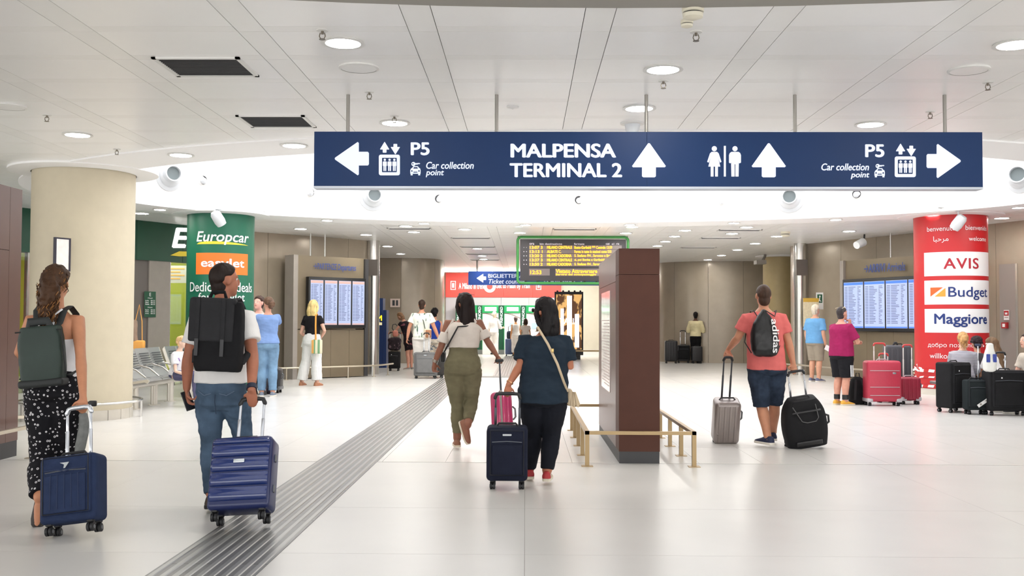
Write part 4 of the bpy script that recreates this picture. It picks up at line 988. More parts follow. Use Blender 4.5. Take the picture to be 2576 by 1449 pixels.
low_rail('pylon_rail', 'low pale rail in front of the left pylon', xL - .9, xL + .24, 7.2, 10.9, .335, 5, STEEL, 'br')

# ================================================================== BENCHES
MESH = mat('bench_mesh', (168, 168, 166), .35, metal=.6); mnod = MESH.node_tree
_w = mnod.nodes.new('ShaderNodeTexWave'); _w.bands_direction = 'Z'; _w.inputs['Scale'].default_value = 14; _t = mnod.nodes.new('ShaderNodeTexCoord'); _b = mnod.nodes.new('ShaderNodeBump'); _b.inputs['Strength'].default_value = .5
mnod.links.new(_t.outputs['Object'], _w.inputs[0]); mnod.links.new(_w.outputs['Fac'], _b.inputs['Height']); mnod.links.new(_b.outputs[0], mnod.nodes['Principled BSDF'].inputs['Normal'])
CREAM = mat('bench_frame', (214, 208, 196), .35, metal=.4)
def bench(name, lab, loc, rz, n, legs, group='steel waiting benches', sw=.56):
    """seats along local y, facing local +x"""
    t = thing(name, lab, 'bench', loc, rz, group)
    prof = [(.42, .455), (.38, .475), (.2, .445), (.02, .43), (-.06, .45), (-.11, .52), (-.2, .72), (-.26, .9), (-.265, .92)]
    L = n * sw
    for i in range(n):
        y0, y1 = i * sw + .02, (i + 1) * sw - .02
        s = MB(); s.loft([[(x, y, z) for x, z in prof] + [(x - .008, y, z - .016) for x, z in reversed(prof)] for y in (y0, y1)]); s.build('seat_shell', MESH, t)
        a = MB(); a.tube([(-.13, y0 - .02, .62), (.02, y0 - .02, .67), (.2, y0 - .02, .62), (.36, y0 - .02, .5)], .013, 8); a.build('armrest', CHROME, t)
        for k in range(7):
            u = .15 + k * .11; x = -.12 - .13 * u; z = .55 + .34 * u
            MB().box((x + .012, y0 + .05, z), (x + .016, y1 - .05, z + .012)).build('slot', DGREY, t, smooth=False)
    for y in (0, L):
        f = MB(); f.loft([[(x, y + q, z - .0) for x, z in prof] + [(x - .03, y + q, z - .045) for x, z in reversed(prof)] for q in (-.016, .016)]); f.build('end_frame', CREAM, t)
    MB().tube([(.12, -.06, .37), (.12, L + .06, .37)], .055, 16).build('beam', CREAM, t); MB().tube([(.12, -.068, .37), (.12, -.058, .37)], .042, 16).build('end_cap', DGREY, t)
    for y in legs: 
        lg = MB(); lg.tube([(.12, y, 0), (.12, y, .35)], .055, 16); lg.lathe([(.1, 0), (.1, .012), (.001, .012)], 16, c=(.12, y, 0)); lg.build('leg', CREAM, t)
    return t
bench('bench', 'steel mesh bench beside the beige column, nearest seats', (-6.2, 15.35, 0), 0, 4, (.2, 1.0, 1.75))
bench('bench', 'steel mesh bench behind the man with the black backpack', (-6.2, 17.85, 0), 0, 3, (.25, 1.35))
bench('bench', 'steel bench under the seated people at the right edge', (at(2585, 980, 15.9).x, 15.2, 0), PI, 3, (-.2, .4), sw=.56)
# ================================================================== PEOPLE
SKINS = {}
def skin(name, c): return mat('skin_' + name, c, .5, 0, .35, .08, 220, .08, 14)
def hairmat(name, c): return mat('hair_' + name, c, .5, 0, .2, .6, 60, .35, 24, stretch=(1, 1, .18))
def rotz(v, a): c, s = math.cos(a), math.sin(a); return V((v[0] * c - v[1] * s, v[0] * s + v[1] * c, v[2]))
def ringpts(c, side, fwd, rx, ry, n=20, p=2.0):
    out = []
    for k in range(n):
        a = 2 * PI * k / n; cx, sy = math.cos(a), math.sin(a)
        out.append(V(c) + side * (rx * math.copysign(abs(cx) ** (2 / p), cx)) + fwd * (ry * math.copysign(abs(sy) ** (2 / p), sy)))
    return out
def interp(tab, t):
    if t <= tab[0][0]: return tab[0][1:]
    for a, b in zip(tab, tab[1:]):
        if t <= b[0]:
            f = (t - a[0]) / (b[0] - a[0]); return tuple(x + (y - x) * f for x, y in zip(a[1:], b[1:]))
    return tab[-1][1:]
# torso table: t along spine (0 = hips, 1 = neck base): half width, half depth, forward offset
TORSO_M = [(-.2, .10, .085, 0), (-.14, .150, .115, -.01), (0, .165, .122, -.015), (.15, .158, .112, -.005), (.32, .146, .103, .005), (.5, .156, .108, .005), (.7, .172, .118, 0), (.85, .172, .112, 0), (.94, .135, .088, 0), (1.0, .075, .066, 0), (1.06, .058, .06, .005)]
TORSO_F = [(-.2, .10, .09, 0), (-.14, .158, .120, -.015), (0, .172, .128, -.02), (.15, .158, .112, -.008), (.32, .127, .092, .005), (.5, .135, .098, .01), (.7, .15, .112, .012), (.85, .152, .1, .004), (.94, .118, .08, 0), (1.0, .062, .056, 0), (1.06, .05, .052, .005)]
class Person:
    def __init__(s, label, root, h=1.75, yaw=0, sex='m', px={}, loc={}, skinc=(196, 146, 116), build=1.0, voxel=.009, head=(0, 0, 0), group=None, hands=None, feet=True, deep=None):
        """root (X,Y) on the floor; yaw facing (0 = away from the camera); px joints as (pixel x, pixel y, depth offset); loc joints in body axes"""
        s.k = k = h / 1.75; s.yaw = yaw; s.sex = sex; s.b = build; s.voxel = voxel
        s.t = thing('person', label, 'person', (root[0], root[1], 0), 0, group); s.o = V((root[0], root[1], 0)); s.sk = skin(label[:18], skinc)
        sw = .178 if sex == 'm' else .158
        J = dict(hip=(0, 0, .93), neck=(0, -.01, 1.455), head=(0, .025, 1.635), shl=(-sw, 0, 1.395), shr=(sw, 0, 1.395), ell=(-sw - .05, -.03, 1.11), elr=(sw + .05, -.03, 1.11), wrl=(-sw - .06, .04, .86), wrr=(sw + .06, .04, .86),
                 knl=(-.09, .02, .49), knr=(.09, .02, .49), anl=(-.095, -.02, .085), anr=(.095, -.02, .085), hal=(-.088, 0, .90), har=(.088, 0, .90))
        s.J = {n: rotz(V(p) * k, yaw) for n, p in J.items()}
        for n, p in loc.items(): s.J[n] = rotz(V(p), yaw)
        for n, p in px.items(): s.J[n] = at(p[0], p[1], root[1] + (p[2] if len(p) > 2 else 0)) - s.o
        if 'hip' in px or 'hip' in loc:
            for n, q in (('hal', -.088), ('har', .088)):
                if n not in px and n not in loc: s.J[n] = s.J['hip'] + rotz(V((q * k, 0, -.03 * k)), yaw)
        s.hy = yaw + head[0]; s.head_rot = Matrix.Rotation(s.hy, 3, 'Z') @ Matrix.Rotation(head[1], 3, 'X') @ Matrix.Rotation(head[2], 3, 'Y')
        s.side_h = rotz((1, 0, 0), yaw); s.side_s = (s.J['shr'] - s.J['shl']).normalized(); s.fw = rotz((0, 1, 0), yaw)
        s.hands = hands or {}
        s.toe = {}
        s.body()
    def torso(s, t0, t1, e=0.0, n=10, ed=None, shape=None, flare=0):
        J = s.J; tab = shape or (TORSO_F if s.sex == 'f' else TORSO_M); R = []
        ed = e if ed is None else ed; up = (J['neck'] - J['hip'])
        for i in range(n + 1):
            t = t0 + (t1 - t0) * i / n; w, d, o = interp(tab, t); c = J['hip'] + up * t
            sd = s.side_h.lerp(s.side_s, max(0, min(1, t))).normalized(); fw = (up.normalized().cross(sd)).normalized()
            if fw.dot(s.fw) < 0: fw = -fw
            fl = flare * max(0, 1 - i / n * 2)
            bb = 1 + (s.b - 1) * (1 if t < .85 else max(0, (1.06 - t) / .21))
            ee, eed = (e(t), e(t)) if callable(e) else (e, ed)
            R.append(ringpts(c + fw * (o * s.k), sd, fw, w * s.k * bb + ee + fl, d * s.k * bb + eed + fl, 24, 2.3))
        return R
    def arm(s, q, e=0.0, f=2.0, flare=0.0):
        """f: 1 = to the elbow, 2 = to the wrist; .5 = half upper arm"""
        J = s.J; a, b, c = J['sh' + q], J['el' + q], J['wr' + q]; k = s.k * (1 if s.sex == 'm' else .86) * (1 + (s.b - 1) * .6)
        inn = a + (J['neck'] - a) * .28 - V((0, 0, .02))
        P = [(inn, .05), (a, .059), (a.lerp(b, .35), .052), (a.lerp(b, .75), .043), (b, .04), (b.lerp(c, .25), .043), (b.lerp(c, .6), .036), (c, .027)]
        if f < 2:
            out = P[:2]; 
            for i in range(5):
                u = .15 + (f - .15) * (i + 1) / 5
                if u <= 1: out.append((a.lerp(b, u), .056 - .014 * u + flare * u / max(f, .01)))
                else: out.append((b.lerp(c, u - 1), .042 - .012 * (u - 1) + flare * u / f))
            P = out
        return [p for p, r in P], [r * k + e for p, r in P]
    def leg(s, q, e=0.0, f=2.0, flare=0.0, top=0.0):
        J = s.J; a, b, c = J['ha' + q], J['kn' + q], J['an' + q]; k = s.k * (1 + (s.b - 1) * .7)
        tab = [(0, .094), (.25, .087), (.6, .07), (.9, .056), (1.0, .055), (1.15, .055), (1.35, .056), (1.7, .042), (2.0, .037)]
        pts = []; rs = []
        for i in range(13):
            u = top + (f - top) * i / 12; p = a.lerp(b, u) if u <= 1 else b.lerp(c, u - 1)
            if 1 < u < 1.8: p = p - s.fw * (.012 * math.sin((u - 1) / .8 * PI))
            r = interp(tab, u)[0] * k; pts.append(p); rs.append(r + e * (1 if u > .15 else .8) + .004 + flare * max(0, u - .4) / 1.6)
        return pts, rs
    def hand(s, mb, q):
        """palm, four unequal bent fingers and a thumb"""
        J = s.J; k = s.k * (1 if s.sex == 'm' else .9); w = J['wr' + q]; el = J['el' + q]
        hp = s.hands.get(q, {}); d = V(hp.get('d', (w - el).normalized())).normalized()
        n = V(hp.get('n', -s.side_s if q == 'r' else s.side_s)); n = (n - d * n.dot(d)).normalized()      # palm faces n
        th = d.cross(n) if q == 'r' else n.cross(d)
        if 'th' in hp: th = V(hp['th']); th = (th - d * th.dot(d) - n * th.dot(n)); th.normalize()
        curl = hp.get('curl', .45); L = k
        palm = [w - d * .02 * L, w + d * .02 * L, w + d * .055 * L, w + d * .09 * L]
        mb.tube(palm, [.026 * L, .034 * L, .041 * L, .039 * L], 12, side=th, flat=.42, round_ends=True)
        for i, (o, ln, cc) in enumerate(((.027, .92, 1.0), (.009, 1.0, 1.02), (-.009, .95, 1.06), (-.026, .78, 1.12))):
            p = w + d * .085 * L + th * o * L; dirr = d; pts = [p]
            ang = 0
            for ls, ca in ((.043, 1.0), (.028, 1.15), (.021, .7)):
                ang += curl * cc * ca; dirr = d * math.cos(ang) + n * math.sin(ang); p = p + dirr * ls * ln * L; pts.append(p)
            mb.tube(pts, [.0095 * L, .009 * L, .0082 * L, .007 * L], 8, round_ends=True)
        p = w + d * .028 * L + th * .03 * L; a = th * .75 + d * .6 + n * .35; b = d * .75 + n * (.35 + curl * .5) + th * .15
        mb.tube([p - th * .012 * L, p + a.normalized() * .034 * L, p + a.normalized() * .034 * L + b.normalized() * .032 * L, p + a.normalized() * .034 * L + (b * .7 + n * .4 - th * .2).normalized() * .055 * L], [.014 * L, .0115 * L, .0098 * L, .0078 * L], 8, round_ends=True)
    def grip(s, q):
        hp = s.hands[q]; d = V(hp['d']).normalized(); n = V(hp['n']); n = (n - d * n.dot(d)).normalized(); k = s.k * (1 if s.sex == 'm' else .9)
        return s.o + s.J['wr' + q] + d * (.088 * k) + n * (.032 * k)
    def H(s, p): return s.J['head'] + s.head_rot @ (V(p) * s.k)
    def body(s):
        J, k = s.J, s.k; mb = MB(); mb.loft(s.torso(-.2, 1.06, 0, 14))
        mb.tube([J['neck'] - (J['head'] - J['neck']) * .2, J['neck'].lerp(J['head'], .35), J['head'] + V((0, 0, -.02))], [.062 * k, .053 * k, .05 * k], 14)
        M = s.head_rot
        mb.ball(s.H((0, -.012, .025)), (.076 * k, .096 * k, .092 * k), 20, M); mb.ball(s.H((0, .025, -.035)), (.062 * k, .07 * k, .082 * k), 18, M)
        mb.ball(s.H((0, .055, -.085)), (.034 * k, .035 * k, .03 * k), 12, M)
        mb.tube([s.H((0, .085, .028)), s.H((0, .105, -.012)), s.H((0, .098, -.028))], [.010 * k, .0145 * k, .012 * k], 8, round_ends=True)
        for sx in (-1, 1): mb.ball(s.H((sx * .077, -.006, -.006)), (.011 * k, .02 * k, .032 * k), 10, M); mb.ball(s.H((sx * .03, .07, .032)), (.026 * k, .016 * k, .009 * k), 8, M)
        for q in 'lr':
            mb.tube(*s.arm(q), 12, round_ends=True); s.hand(mb, q); mb.tube(*s.leg(q), 14, round_ends=True)
            f = s.toe_dir(q); a = J['an' + q]; up = s.foot_up(q, f)
            mb.tube([a - f * .035 * k - up * .035 * k, a + f * .05 * k - up * .035 * k, a + f * .12 * k - up * .052 * k, a + f * .165 * k - up * .058 * k], [.032 * k, .036 * k, .03 * k, .022 * k], 10, side=f.cross(up), flat=.85, round_ends=True)
        mb.v = [tuple(p) for p in mb.v]
        s.bo = mesh_obj('body', remesh(mb, s.voxel, 3), s.sk, s.t)
        ew = mat('eye_white', (230, 226, 220), .3); ed = mat('eye_dark', (50, 36, 28), .3); lip = mat('lips', (170, 92, 84), .5)
        if s.voxel < .013:
            for sx in (-1, 1):
                e = MB().ball(s.H((sx * .031, .0700, .012)), .011 * k, 10).build('eye', ew, s.t); MB().ball(s.H((sx * .031, .0775, .012)), .0052 * k, 8).build('iris', ed, e)
            MB().tube([s.H((-.022, .084, -.055)), s.H((0, .094, -.054)), s.H((.022, .084, -.055))], [.004 * k, .0075 * k, .004 * k], 8, round_ends=True).build('mouth', lip, s.t)
    def toe_dir(s, q):
        if q in s.toe: return V(s.toe[q]).normalized()
        j = s.J.get('toe' + q)
        if j is not None: return (j - s.J['an' + q] + V((0, 0, .05))).normalized()
        return rotz((.12 * (1 if q == 'r' else -1), 1, 0), s.yaw).normalized()
    def foot_up(s, q, f):
        u = V((0, 0, 1)) - f * f.z
        if u.length < .3: u = -s.fw - f * (-s.fw).dot(f)
        return u.normalized()
    # ---- clothes
    def shirt(s, m, hem=-.02, neck=.985, sleeve=.55, e=.013, flare=.012, name='shirt', wr=.006, hflare=.0, sl='lr', ed=None, vox=None, box=0):
        shp = [(-.25, .178, .135, 0), (0, .174, .130, -.008), (.3, .168, .122, .0), (.55, .166, .118, .003), (.75, .17, .118, 0), (.85, .168, .110, 0), (.94, .13, .088, 0), (1.0, .072, .064, 0)] if box else None
        if box and s.sex == 'f': shp = [(a, b * .97, c + (.012 if a < .2 else 0), d - (.018 if a < .2 else 0)) for a, b, c, d in shp]
        mb = MB(); mb.loft(s.torso(hem, neck, e, 12, ed, flare=hflare, shape=shp))
        if sleeve:
            for q in sl: p, r = s.arm(q, e * .7, sleeve, flare); mb.tube(p, r, 14)
        me = remesh(mb, vox or max(.010, s.voxel), 2); wrinkle(me, wr, (7, 7, 13), len(s.t.name) + int(s.o.x * 7)); return mesh_obj(name, me, m, s.t)
    def trousers(s, m, top=.13, f=1.93, e=.012, flare=0.0, name='trousers', wr=.005, ed=None):
        lo = min(e, .011); mb = MB(); mb.loft(s.torso(-.21, top, lambda t: lo + (e + .008 - lo) * max(0, min(1, (-.02 - t) / .14)), 12))
        for q in 'lr': p, r = s.leg(q, e, f, flare); mb.tube(p, r, 16)
        me = remesh(mb, max(.010, s.voxel), 2); wrinkle(me, wr, (9, 9, 17), int(s.o.x * 5)); return mesh_obj(name, me, m, s.t)
    def shoes(s, m, sole, low=True, heel=None):
        k = s.k * (1 if s.sex == 'm' else .92)
        for q in 'lr':
            f = s.toe_dir(q); a = s.J['an' + q]; up = s.foot_up(q, f); sd = f.cross(up).normalized(); base = a - up * (.085 * s.k)
            P = lambda y, x, z: base + f * (y * k) + sd * (x * k) + up * (z * k)
            st = [(-.085, .024, .07), (-.07, .036, .088), (-.03, .041, .092), (.03, .044, .085), (.08, .047, .066), (.13, .048, .052), (.175, .04, .042), (.2, .022, .034)]
            R = [[P(y, w * x, .018 + (h_ - .018) * z) for x, z in ((-.96, 0), (-1.02, .3), (-.8, .75), (-.42, 1), (.42, 1), (.8, .75), (1.02, .3), (.96, 0))] for y, w, h_ in st]
            o = MB().loft(R).build('shoe', m, s.t, angle=60)
            R = [[P(y * 1.02, w * x, z) for x, z in ((-1.03, 0.001), (-1.09, .014), (-1.06, .026), (1.06, .026), (1.09, .014), (1.03, .001))] for y, w, h_ in st]
            MB().loft(R).build('sole', sole, o, angle=50)
            if heel:
                R = [[P(y, w * 1.04 * x, .03 + (h_ - .026) * z) for x, z in ((-1.0, 0), (-1.02, .3), (-.8, .75), (-.42, 1), (.42, 1), (.8, .75), (1.02, .3), (1.0, 0))] for y, w, h_ in ((-.09, .022, .07), (-.074, .038, .092), (-.05, .041, .095))]
                MB().loft(R).build('heel_tab', heel, o, angle=60)
    def hair(s, m, style='short', length=.2, width=.09, amp=.005, vol=1.0, strands=0, hl=None):
        k = s.k; mb = MB(); n, mm = 40, 28; rings = []
        for i in range(1, mm):
            a = PI * i / mm - PI / 2; rr = []
            for j in range(n):
                b = 2 * PI * j / n; d = V((math.cos(a) * math.cos(b), math.cos(a) * math.sin(b), math.sin(a)))
                y = d.y; lim = (-.86 + (y + 1) * .62) if y < 0 else (-.24 + y * .9)
                if abs(d.x) > .82 and y > -.2 and style == 'short': lim = max(lim, -.02)
                f = max(0, min(1, (d.z - lim) / .12)); f = f * f * (3 - 2 * f)
                rad = V((.080, .101, .098)) * (vol if f > .5 else 1); q = .82 + (1.045 - .82) * f
                rr.append(s.H(V((d.x * rad.x * q, d.y * rad.y * q - .012, d.z * rad.z * q + .027))))
            rings.append(rr)
        mb.loft(rings)
        if style == 'short': mb.ball(s.H((0, -.045, -.04)), (.064 * k, .056 * k, .075 * k), 16, s.head_rot)
        if style in ('long', 'bob', 'ponytail', 'curl'):
            if style in ('long', 'bob'):
                R = []; nn = 9
                for i in range(nn + 1):
                    t = i / nn; z = .05 - t * (length + .05); y = -.05 - .035 * math.sin(min(1, t * 1.6) * PI / 2) + (.01 if t > .6 else 0)
                    w = width * (.78 + .22 * math.sin(PI * min(1, t * 1.1) * .5 + .3)) * (1 - .35 * max(0, t - .75) / .25); dp = .055 - .02 * t
                    R.append(ringpts(s.H((0, y, z)), s.head_rot @ V((1, 0, 0)), s.head_rot @ V((0, 1, 0)), w * k, dp * k, 18, 2.4))
                mb.loft(R)
                for sx in (-1, 1): mb.tube([s.H((sx * .066, .03, .05)), s.H((sx * .085 * vol, .01, -.03)), s.H((sx * .085 * vol, -.02, -.1)), s.H((sx * .075, -.05, -min(.2, length)))], [.02 * k, .026 * k, .026 * k, .014 * k], 8, round_ends=True)
            else:
                pts = [s.H((.0, -.10, .02))]; L = length
                for i in range(1, 7): pts.append(s.H((.012 * math.sin(i * 1.3), -.115 - .012 * math.sin(i), .02 - L * i / 6)))
                mb.tube(pts, [width * .55 * k, width * .6 * k, width * .58 * k, width * .55 * k, width * .5 * k, width * .4 * k, width * .2 * k], 12, round_ends=True)
        me = remesh(mb, max(.007, s.voxel * .8), 2); wrinkle(me, amp, (26, 26, 9 if style in ('long', 'bob') else 26), 3); o = mesh_obj('hair', me, m, s.t)
        if strands:
            rnd = random.Random(5); st = MB(); st2 = MB()
            for i in range(strands):
                u = rnd.uniform(-1, 1); L = length * rnd.uniform(.75, 1.06)
                if style in ('long', 'bob'):
                    x0 = u * .07; P = [s.H((x0 * .7, -.06 - .04 * (1 - u * u), .1)), s.H((u * width * .85, -.098 + .035 * u * u, .0)), s.H((u * width * rnd.uniform(.85, 1.1), -.115 + .05 * u * u, -L * .4)), s.H((u * width * rnd.uniform(.8, 1.1), -.115 + .04 * u * u, -L * .75)), s.H((u * width * rnd.uniform(.6, 1.1), -.1 + .04 * u * u, -L))]
                    rr = [.003, .006, .006, .005, .0012]
                else:
                    a = rnd.uniform(0, 2 * PI); zz = rnd.uniform(0, 1); rad = width * .62 * (1 - .35 * zz); ph = rnd.uniform(0, 6)
                    if rnd.random() < .45:
                        b = rnd.uniform(0, PI) + PI; e_ = rnd.uniform(-.2, 1.2); c = V((.084 * math.cos(b) * math.cos(e_), -.015 + .105 * math.sin(b) * math.cos(e_), .03 + .1 * math.sin(e_)))
                        P = [s.H(c + V((.012 * math.sin(ph + t * 1.4), .006 * math.cos(ph + t), -.017 * t))) for t in range(6)]
                    else: P = [s.H((rad * math.cos(a) + .012 * math.sin(ph + t * 1.5), -.118 + rad * .8 * math.sin(a) + .01 * math.cos(ph + t * 1.5), .0 - L * zz * .85 - .02 * t)) for t in range(6)]
                    rr = [.002, .0036, .0038, .0034, .003, .001]
                (st2 if (hl and rnd.random() < .4) else st).tube(P, [r * k for r in rr], 5)
            tag(st.build('hair_strands', m, o), kind='stuff')
            if st2.v: tag(st2.build('hair_strands', hl, o), kind='stuff')
        return o
    def part(s, mb, name, m, parent=None, **kw): return mb.build(name, m, parent or s.t, **kw)
    def sunglasses(s, on_top=False, m=None):
        z, y = (.105, .03) if on_top else (.018, .098); m = m or BLACK; mb = MB(); hw = .075
        for sx in (-1, 1):
            mb.ball(s.H((sx * .033, y, z)), (.026 * s.k, .006 * s.k, .02 * s.k), 12, s.head_rot); mb.tube([s.H((sx * .06, y - .004, z + .008)), s.H((sx * hw, y - .05, z + .006)), s.H((sx * (hw + .003), y - .11, z - .004))], .003, 6)
        mb.tube([s.H((-.015, y + .002, z + .004)), s.H((.015, y + .002, z + .004))], .003, 6); mb.build('sunglasses', m, s.t)
    def bracelet(s, q, m, name='wristband', r=.032, w=.02, u=.9):
        a = s.J['el' + q].lerp(s.J['wr' + q], u); d = (s.J['wr' + q] - s.J['el' + q]).normalized()
        MB().tube([a - d * w / 2, a + d * w / 2], r * s.k, 16).build(name, m, s.t)
JEANS = mat('denim', (76, 95, 116), .85, 0, .15, .5, 400, .45, 5); JEANSL = mat('denim_light', (120, 152, 182), .85, 0, .15, .4, 300, .25, 5); JEANSD = mat('denim_dark', (46, 56, 72), .85, 0, .15, .5, 300, .45, 8)
TEEW = cloth('tee_white', (232, 230, 228), .03); LEATHERB = mat('leather_black', (26, 26, 27), .5, bump=.2, bs=180)
SOLEW = mat('sole_white', (226, 220, 208), .6); SOLEB = mat('sole_black', (24, 24, 24), .6); SOLEC = mat('sole_cream', (214, 204, 184), .6)

# ---- 1 curly haired woman, left
r1 = at(138, 1306, 6.96)
w1 = Person('woman in white top and patterned black trousers pulling a navy suitcase', (r1.x, 6.96), 1.735, 0, 'f', skinc=(186, 128, 96), voxel=.008, build=1.03,
    px=dict(hip=(134, 968), neck=(140, 783), head=(142, 713, .02), shl=(80, 806), shr=(196, 806), ell=(48, 888, .02), wrl=(76, 905, .24), elr=(203, 895, -.12), wrr=(209, 998, -.29), hal=(105, 985), har=(163, 985),
            knl=(108, 1150, .02), anl=(100, 1252, -.24), knr=(168, 1145, .14), anr=(168, 1272, .1), toel=(88, 1336, -.36)),
    hands=dict(r=dict(d=(.06, -.15, -1), n=(0, -1, -.1), th=(-1, 0, 0), curl=1.15), l=dict(curl=.6)))
FLOWER = pattern('floral_black', 'ring', (18, 17, 22), (206, 204, 206), 34, .85)
w1.trousers(FLOWER, .2, 1.94, .026, -.0, wr=.008)
CAMI = cloth('camisole_white', (226, 226, 228), .04)
w1.shirt(CAMI, .1, .62, 0, .012, name='camisole')
def strap(p, a, b, w, m, name='strap', via=None, th=.004, parent=None):
    pts = [a] + (via or []) + [b]; mb = MB(); mb.tube(pts, w, 8, side=V((1, 0, 0)), flat=th / w); return mb.build(name, m, parent if parent is not None else p.t)
N1 = w1.J['neck']; sp = lambda x, y, z: N1 + V((x, y, z))
for x0, z0, x1, z1 in ((-.08, .01, .05, -.2), (-.05, .0, .02, -.2), (.08, .015, -.07, -.12), (.03, -.0, .045, -.2)): strap(w1, sp(x0, -.07, z0), sp(x1, -.125, z1), .009, CAMI, 'camisole_strap', via=[sp((x0 + x1) / 2, -.115, (z0 + z1) / 2)])
SANDAL = mat('sandal_dark', (50, 44, 42), .7); w1.shoes(SANDAL, mat('sandal_sole', (66, 62, 60), .8))
w1.hair(hairmat('curly', (66, 44, 28)), 'curl', .34, .115, .010, 1.1, 320, hairmat('curly_light', (138, 96, 56)))
# ---- 2 man in white tee
r2 = at(560, 1282, 7.3)
m2 = Person('man in white t-shirt and blue jeans pulling a glossy blue suitcase', (r2.x, 7.3), 1.81, 0, 'm', skinc=(166, 106, 82), voxel=.008,
    px=dict(hip=(558, 985), neck=(556, 768), head=(566, 706, .03), shl=(500, 800), shr=(620, 800), ell=(472, 908, -.03), wrl=(470, 978, .0), elr=(636, 895, -.1), wrr=(633, 980, -.27), hal=(527, 1000), har=(590, 1000),
            knl=(531, 1120, .03), anl=(533, 1245, -.08), knr=(611, 1098, .1), anr=(606, 1235, .12)),
    head=(-.85, 0, 0), hands=dict(r=dict(d=(0, .25, -1), n=(0, 1, .2), th=(-1, 0, 0), curl=1.0), l=dict(d=(.15, .1, -1), n=(1, .1, 0), th=(0, -1, 0), curl=.75)))
m2.trousers(JEANS, .2, 1.97, .010, .006, wr=.008); m2.shirt(TEEW, .10, .985, .62, .018, .018, wr=.006, box=1)
jd = mat('denim_seam', (96, 112, 134), .9)
HP = m2.J['hip']; hp = lambda x, y, z: HP + V((x, y, z))
m2.part(MB().tube([hp(0, -.158, -.01), hp(.0, -.165, -.06), hp(.005, -.145, -.15)], .003, 5), 'seam', mat('denim_seam_dark', (40, 54, 74), .9))
for sx in (-1, 1):
    m2.part(MB().tube([hp(sx * .03, -.158, -.005), hp(sx * .08, -.156, -.018), hp(sx * .13, -.13, .012)], .003, 5), 'pocket_edge', jd)
m2.shoes(mat('shoe_brown', (70, 56, 48), .6), SOLEB); m2.hair(hairmat('darkbrown', (34, 24, 20)), 'short', amp=.002, vol=1.0)
m2.bracelet('r', mat('watch_strap', (24, 32, 54), .5), 'watch', .036, .034, .93)
# ---- 3 long haired woman
r3 = at(1165, 1128, 10.87)
w3_ = Person('woman with long dark hair in cream top and olive trousers', (r3.x, 10.87), 1.72, 0, 'f', skinc=(140, 92, 72), voxel=.009, build=1.12,
    px=dict(hip=(1164, 920), neck=(1168, 806), head=(1168, 765, .02), shl=(1128, 812), shr=(1205, 812), ell=(1110, 872, -.03), wrl=(1093, 912, -.02), elr=(1226, 858, 0), wrr=(1249, 893, -.05), hal=(1144, 930), har=(1185, 930),
            knl=(1151, 1022, .05), anl=(1150, 1104, 0), knr=(1186, 1010, .05), anr=(1176, 1070, -.24), toer=(1186, 1112, -.28)),
    head=(.75, 0, 0), hands=dict(r=dict(d=(.5, -.1, -.8), n=(0, -.5, -.8), th=(-.6, .2, 0), curl=1.2), l=dict(d=(-.05, .1, -1), n=(.6, -.6, 0), curl=.8)))
OLIVE = cloth('olive_cotton', (112, 106, 82), .12); w3_.trousers(OLIVE, .45, 1.82, .018, -.012, wr=.008)
CRT = cloth('cream_rib', (214, 204, 194), .05); w3_.shirt(CRT, .40, .96, 0, .022, name='top')
for q in 'lr':
    a, b = w3_.J['sh' + q], w3_.J['el' + q]; me = remesh(MB().tube([a.lerp(b, .42), a.lerp(b, .6), a.lerp(b, .85)], [.058, .062, .07], 14), .01, 2); mesh_obj('sleeve_band', wrinkle(me, .004), CRT, w3_.t)
    strap(w3_, a.lerp(w3_.J['neck'], .35) + V((0, -.04, .03)), a.lerp(b, .5) + V((0, -.05, 0)), .012, CRT, 'sleeve_strap')
w3_.shoes(mat('loafer_tan', (140, 92, 70), .6), SOLEC); w3_.hair(hairmat('black_brown', (30, 20, 18)), 'long', .52, .098, .004, 1.06, 130); w3_.sunglasses(True)
w3_.bracelet('l', mat('watch_steel', (150, 140, 130), .3, metal=.8), 'watch', .034, .03, .9)
# ---- 4 woman in navy tee
r4 = at(1358, 1215, 8.53)
w4 = Person('woman in navy t-shirt and sunglasses pulling a dark soft suitcase', (r4.x, 8.53), 1.62, 0, 'f', skinc=(176, 112, 84), voxel=.008, build=1.2,
    px=dict(hip=(1366, 990), neck=(1372, 842), head=(1368, 785, .02), shl=(1318, 858), shr=(1422, 858), ell=(1309, 918, -.05), wrl=(1279, 968, -.1), elr=(1434, 922, -.02), wrr=(1404, 905, .22), hal=(1340, 1010), har=(1393, 1010),
            knl=(1341, 1098, .14), anl=(1332, 1180, .22), knr=(1387, 1095, .06), anr=(1376, 1185, 0)),
    head=(.95, 0, 0), hands=dict(l=dict(d=(-.12, -.2, -1), n=(.1, -1, -.15), th=(1, 0, 0), curl=1.1), r=dict(curl=.7)))
w4.trousers(cloth('black_denim', (22, 24, 32), .2), .12, 1.95, .019, -.004, wr=.004); w4.shirt(cloth('navy_tee', (32, 44, 56), .12), -.15, .98, .8, .024, .014, wr=.011, box=1)
w4.shoes(mat('sneaker_beige', (196, 184, 164), .6), SOLEC, heel=mat('heel_red', (170, 44, 48), .6)); w4.hair(hairmat('black', (20, 16, 17)), 'bob', .25, .125, .009, 1.16, 140); w4.sunglasses()
w4.bracelet('l', mat('watch_gold', (200, 150, 110), .3, metal=.7), 'watch', .034, .012, .88)
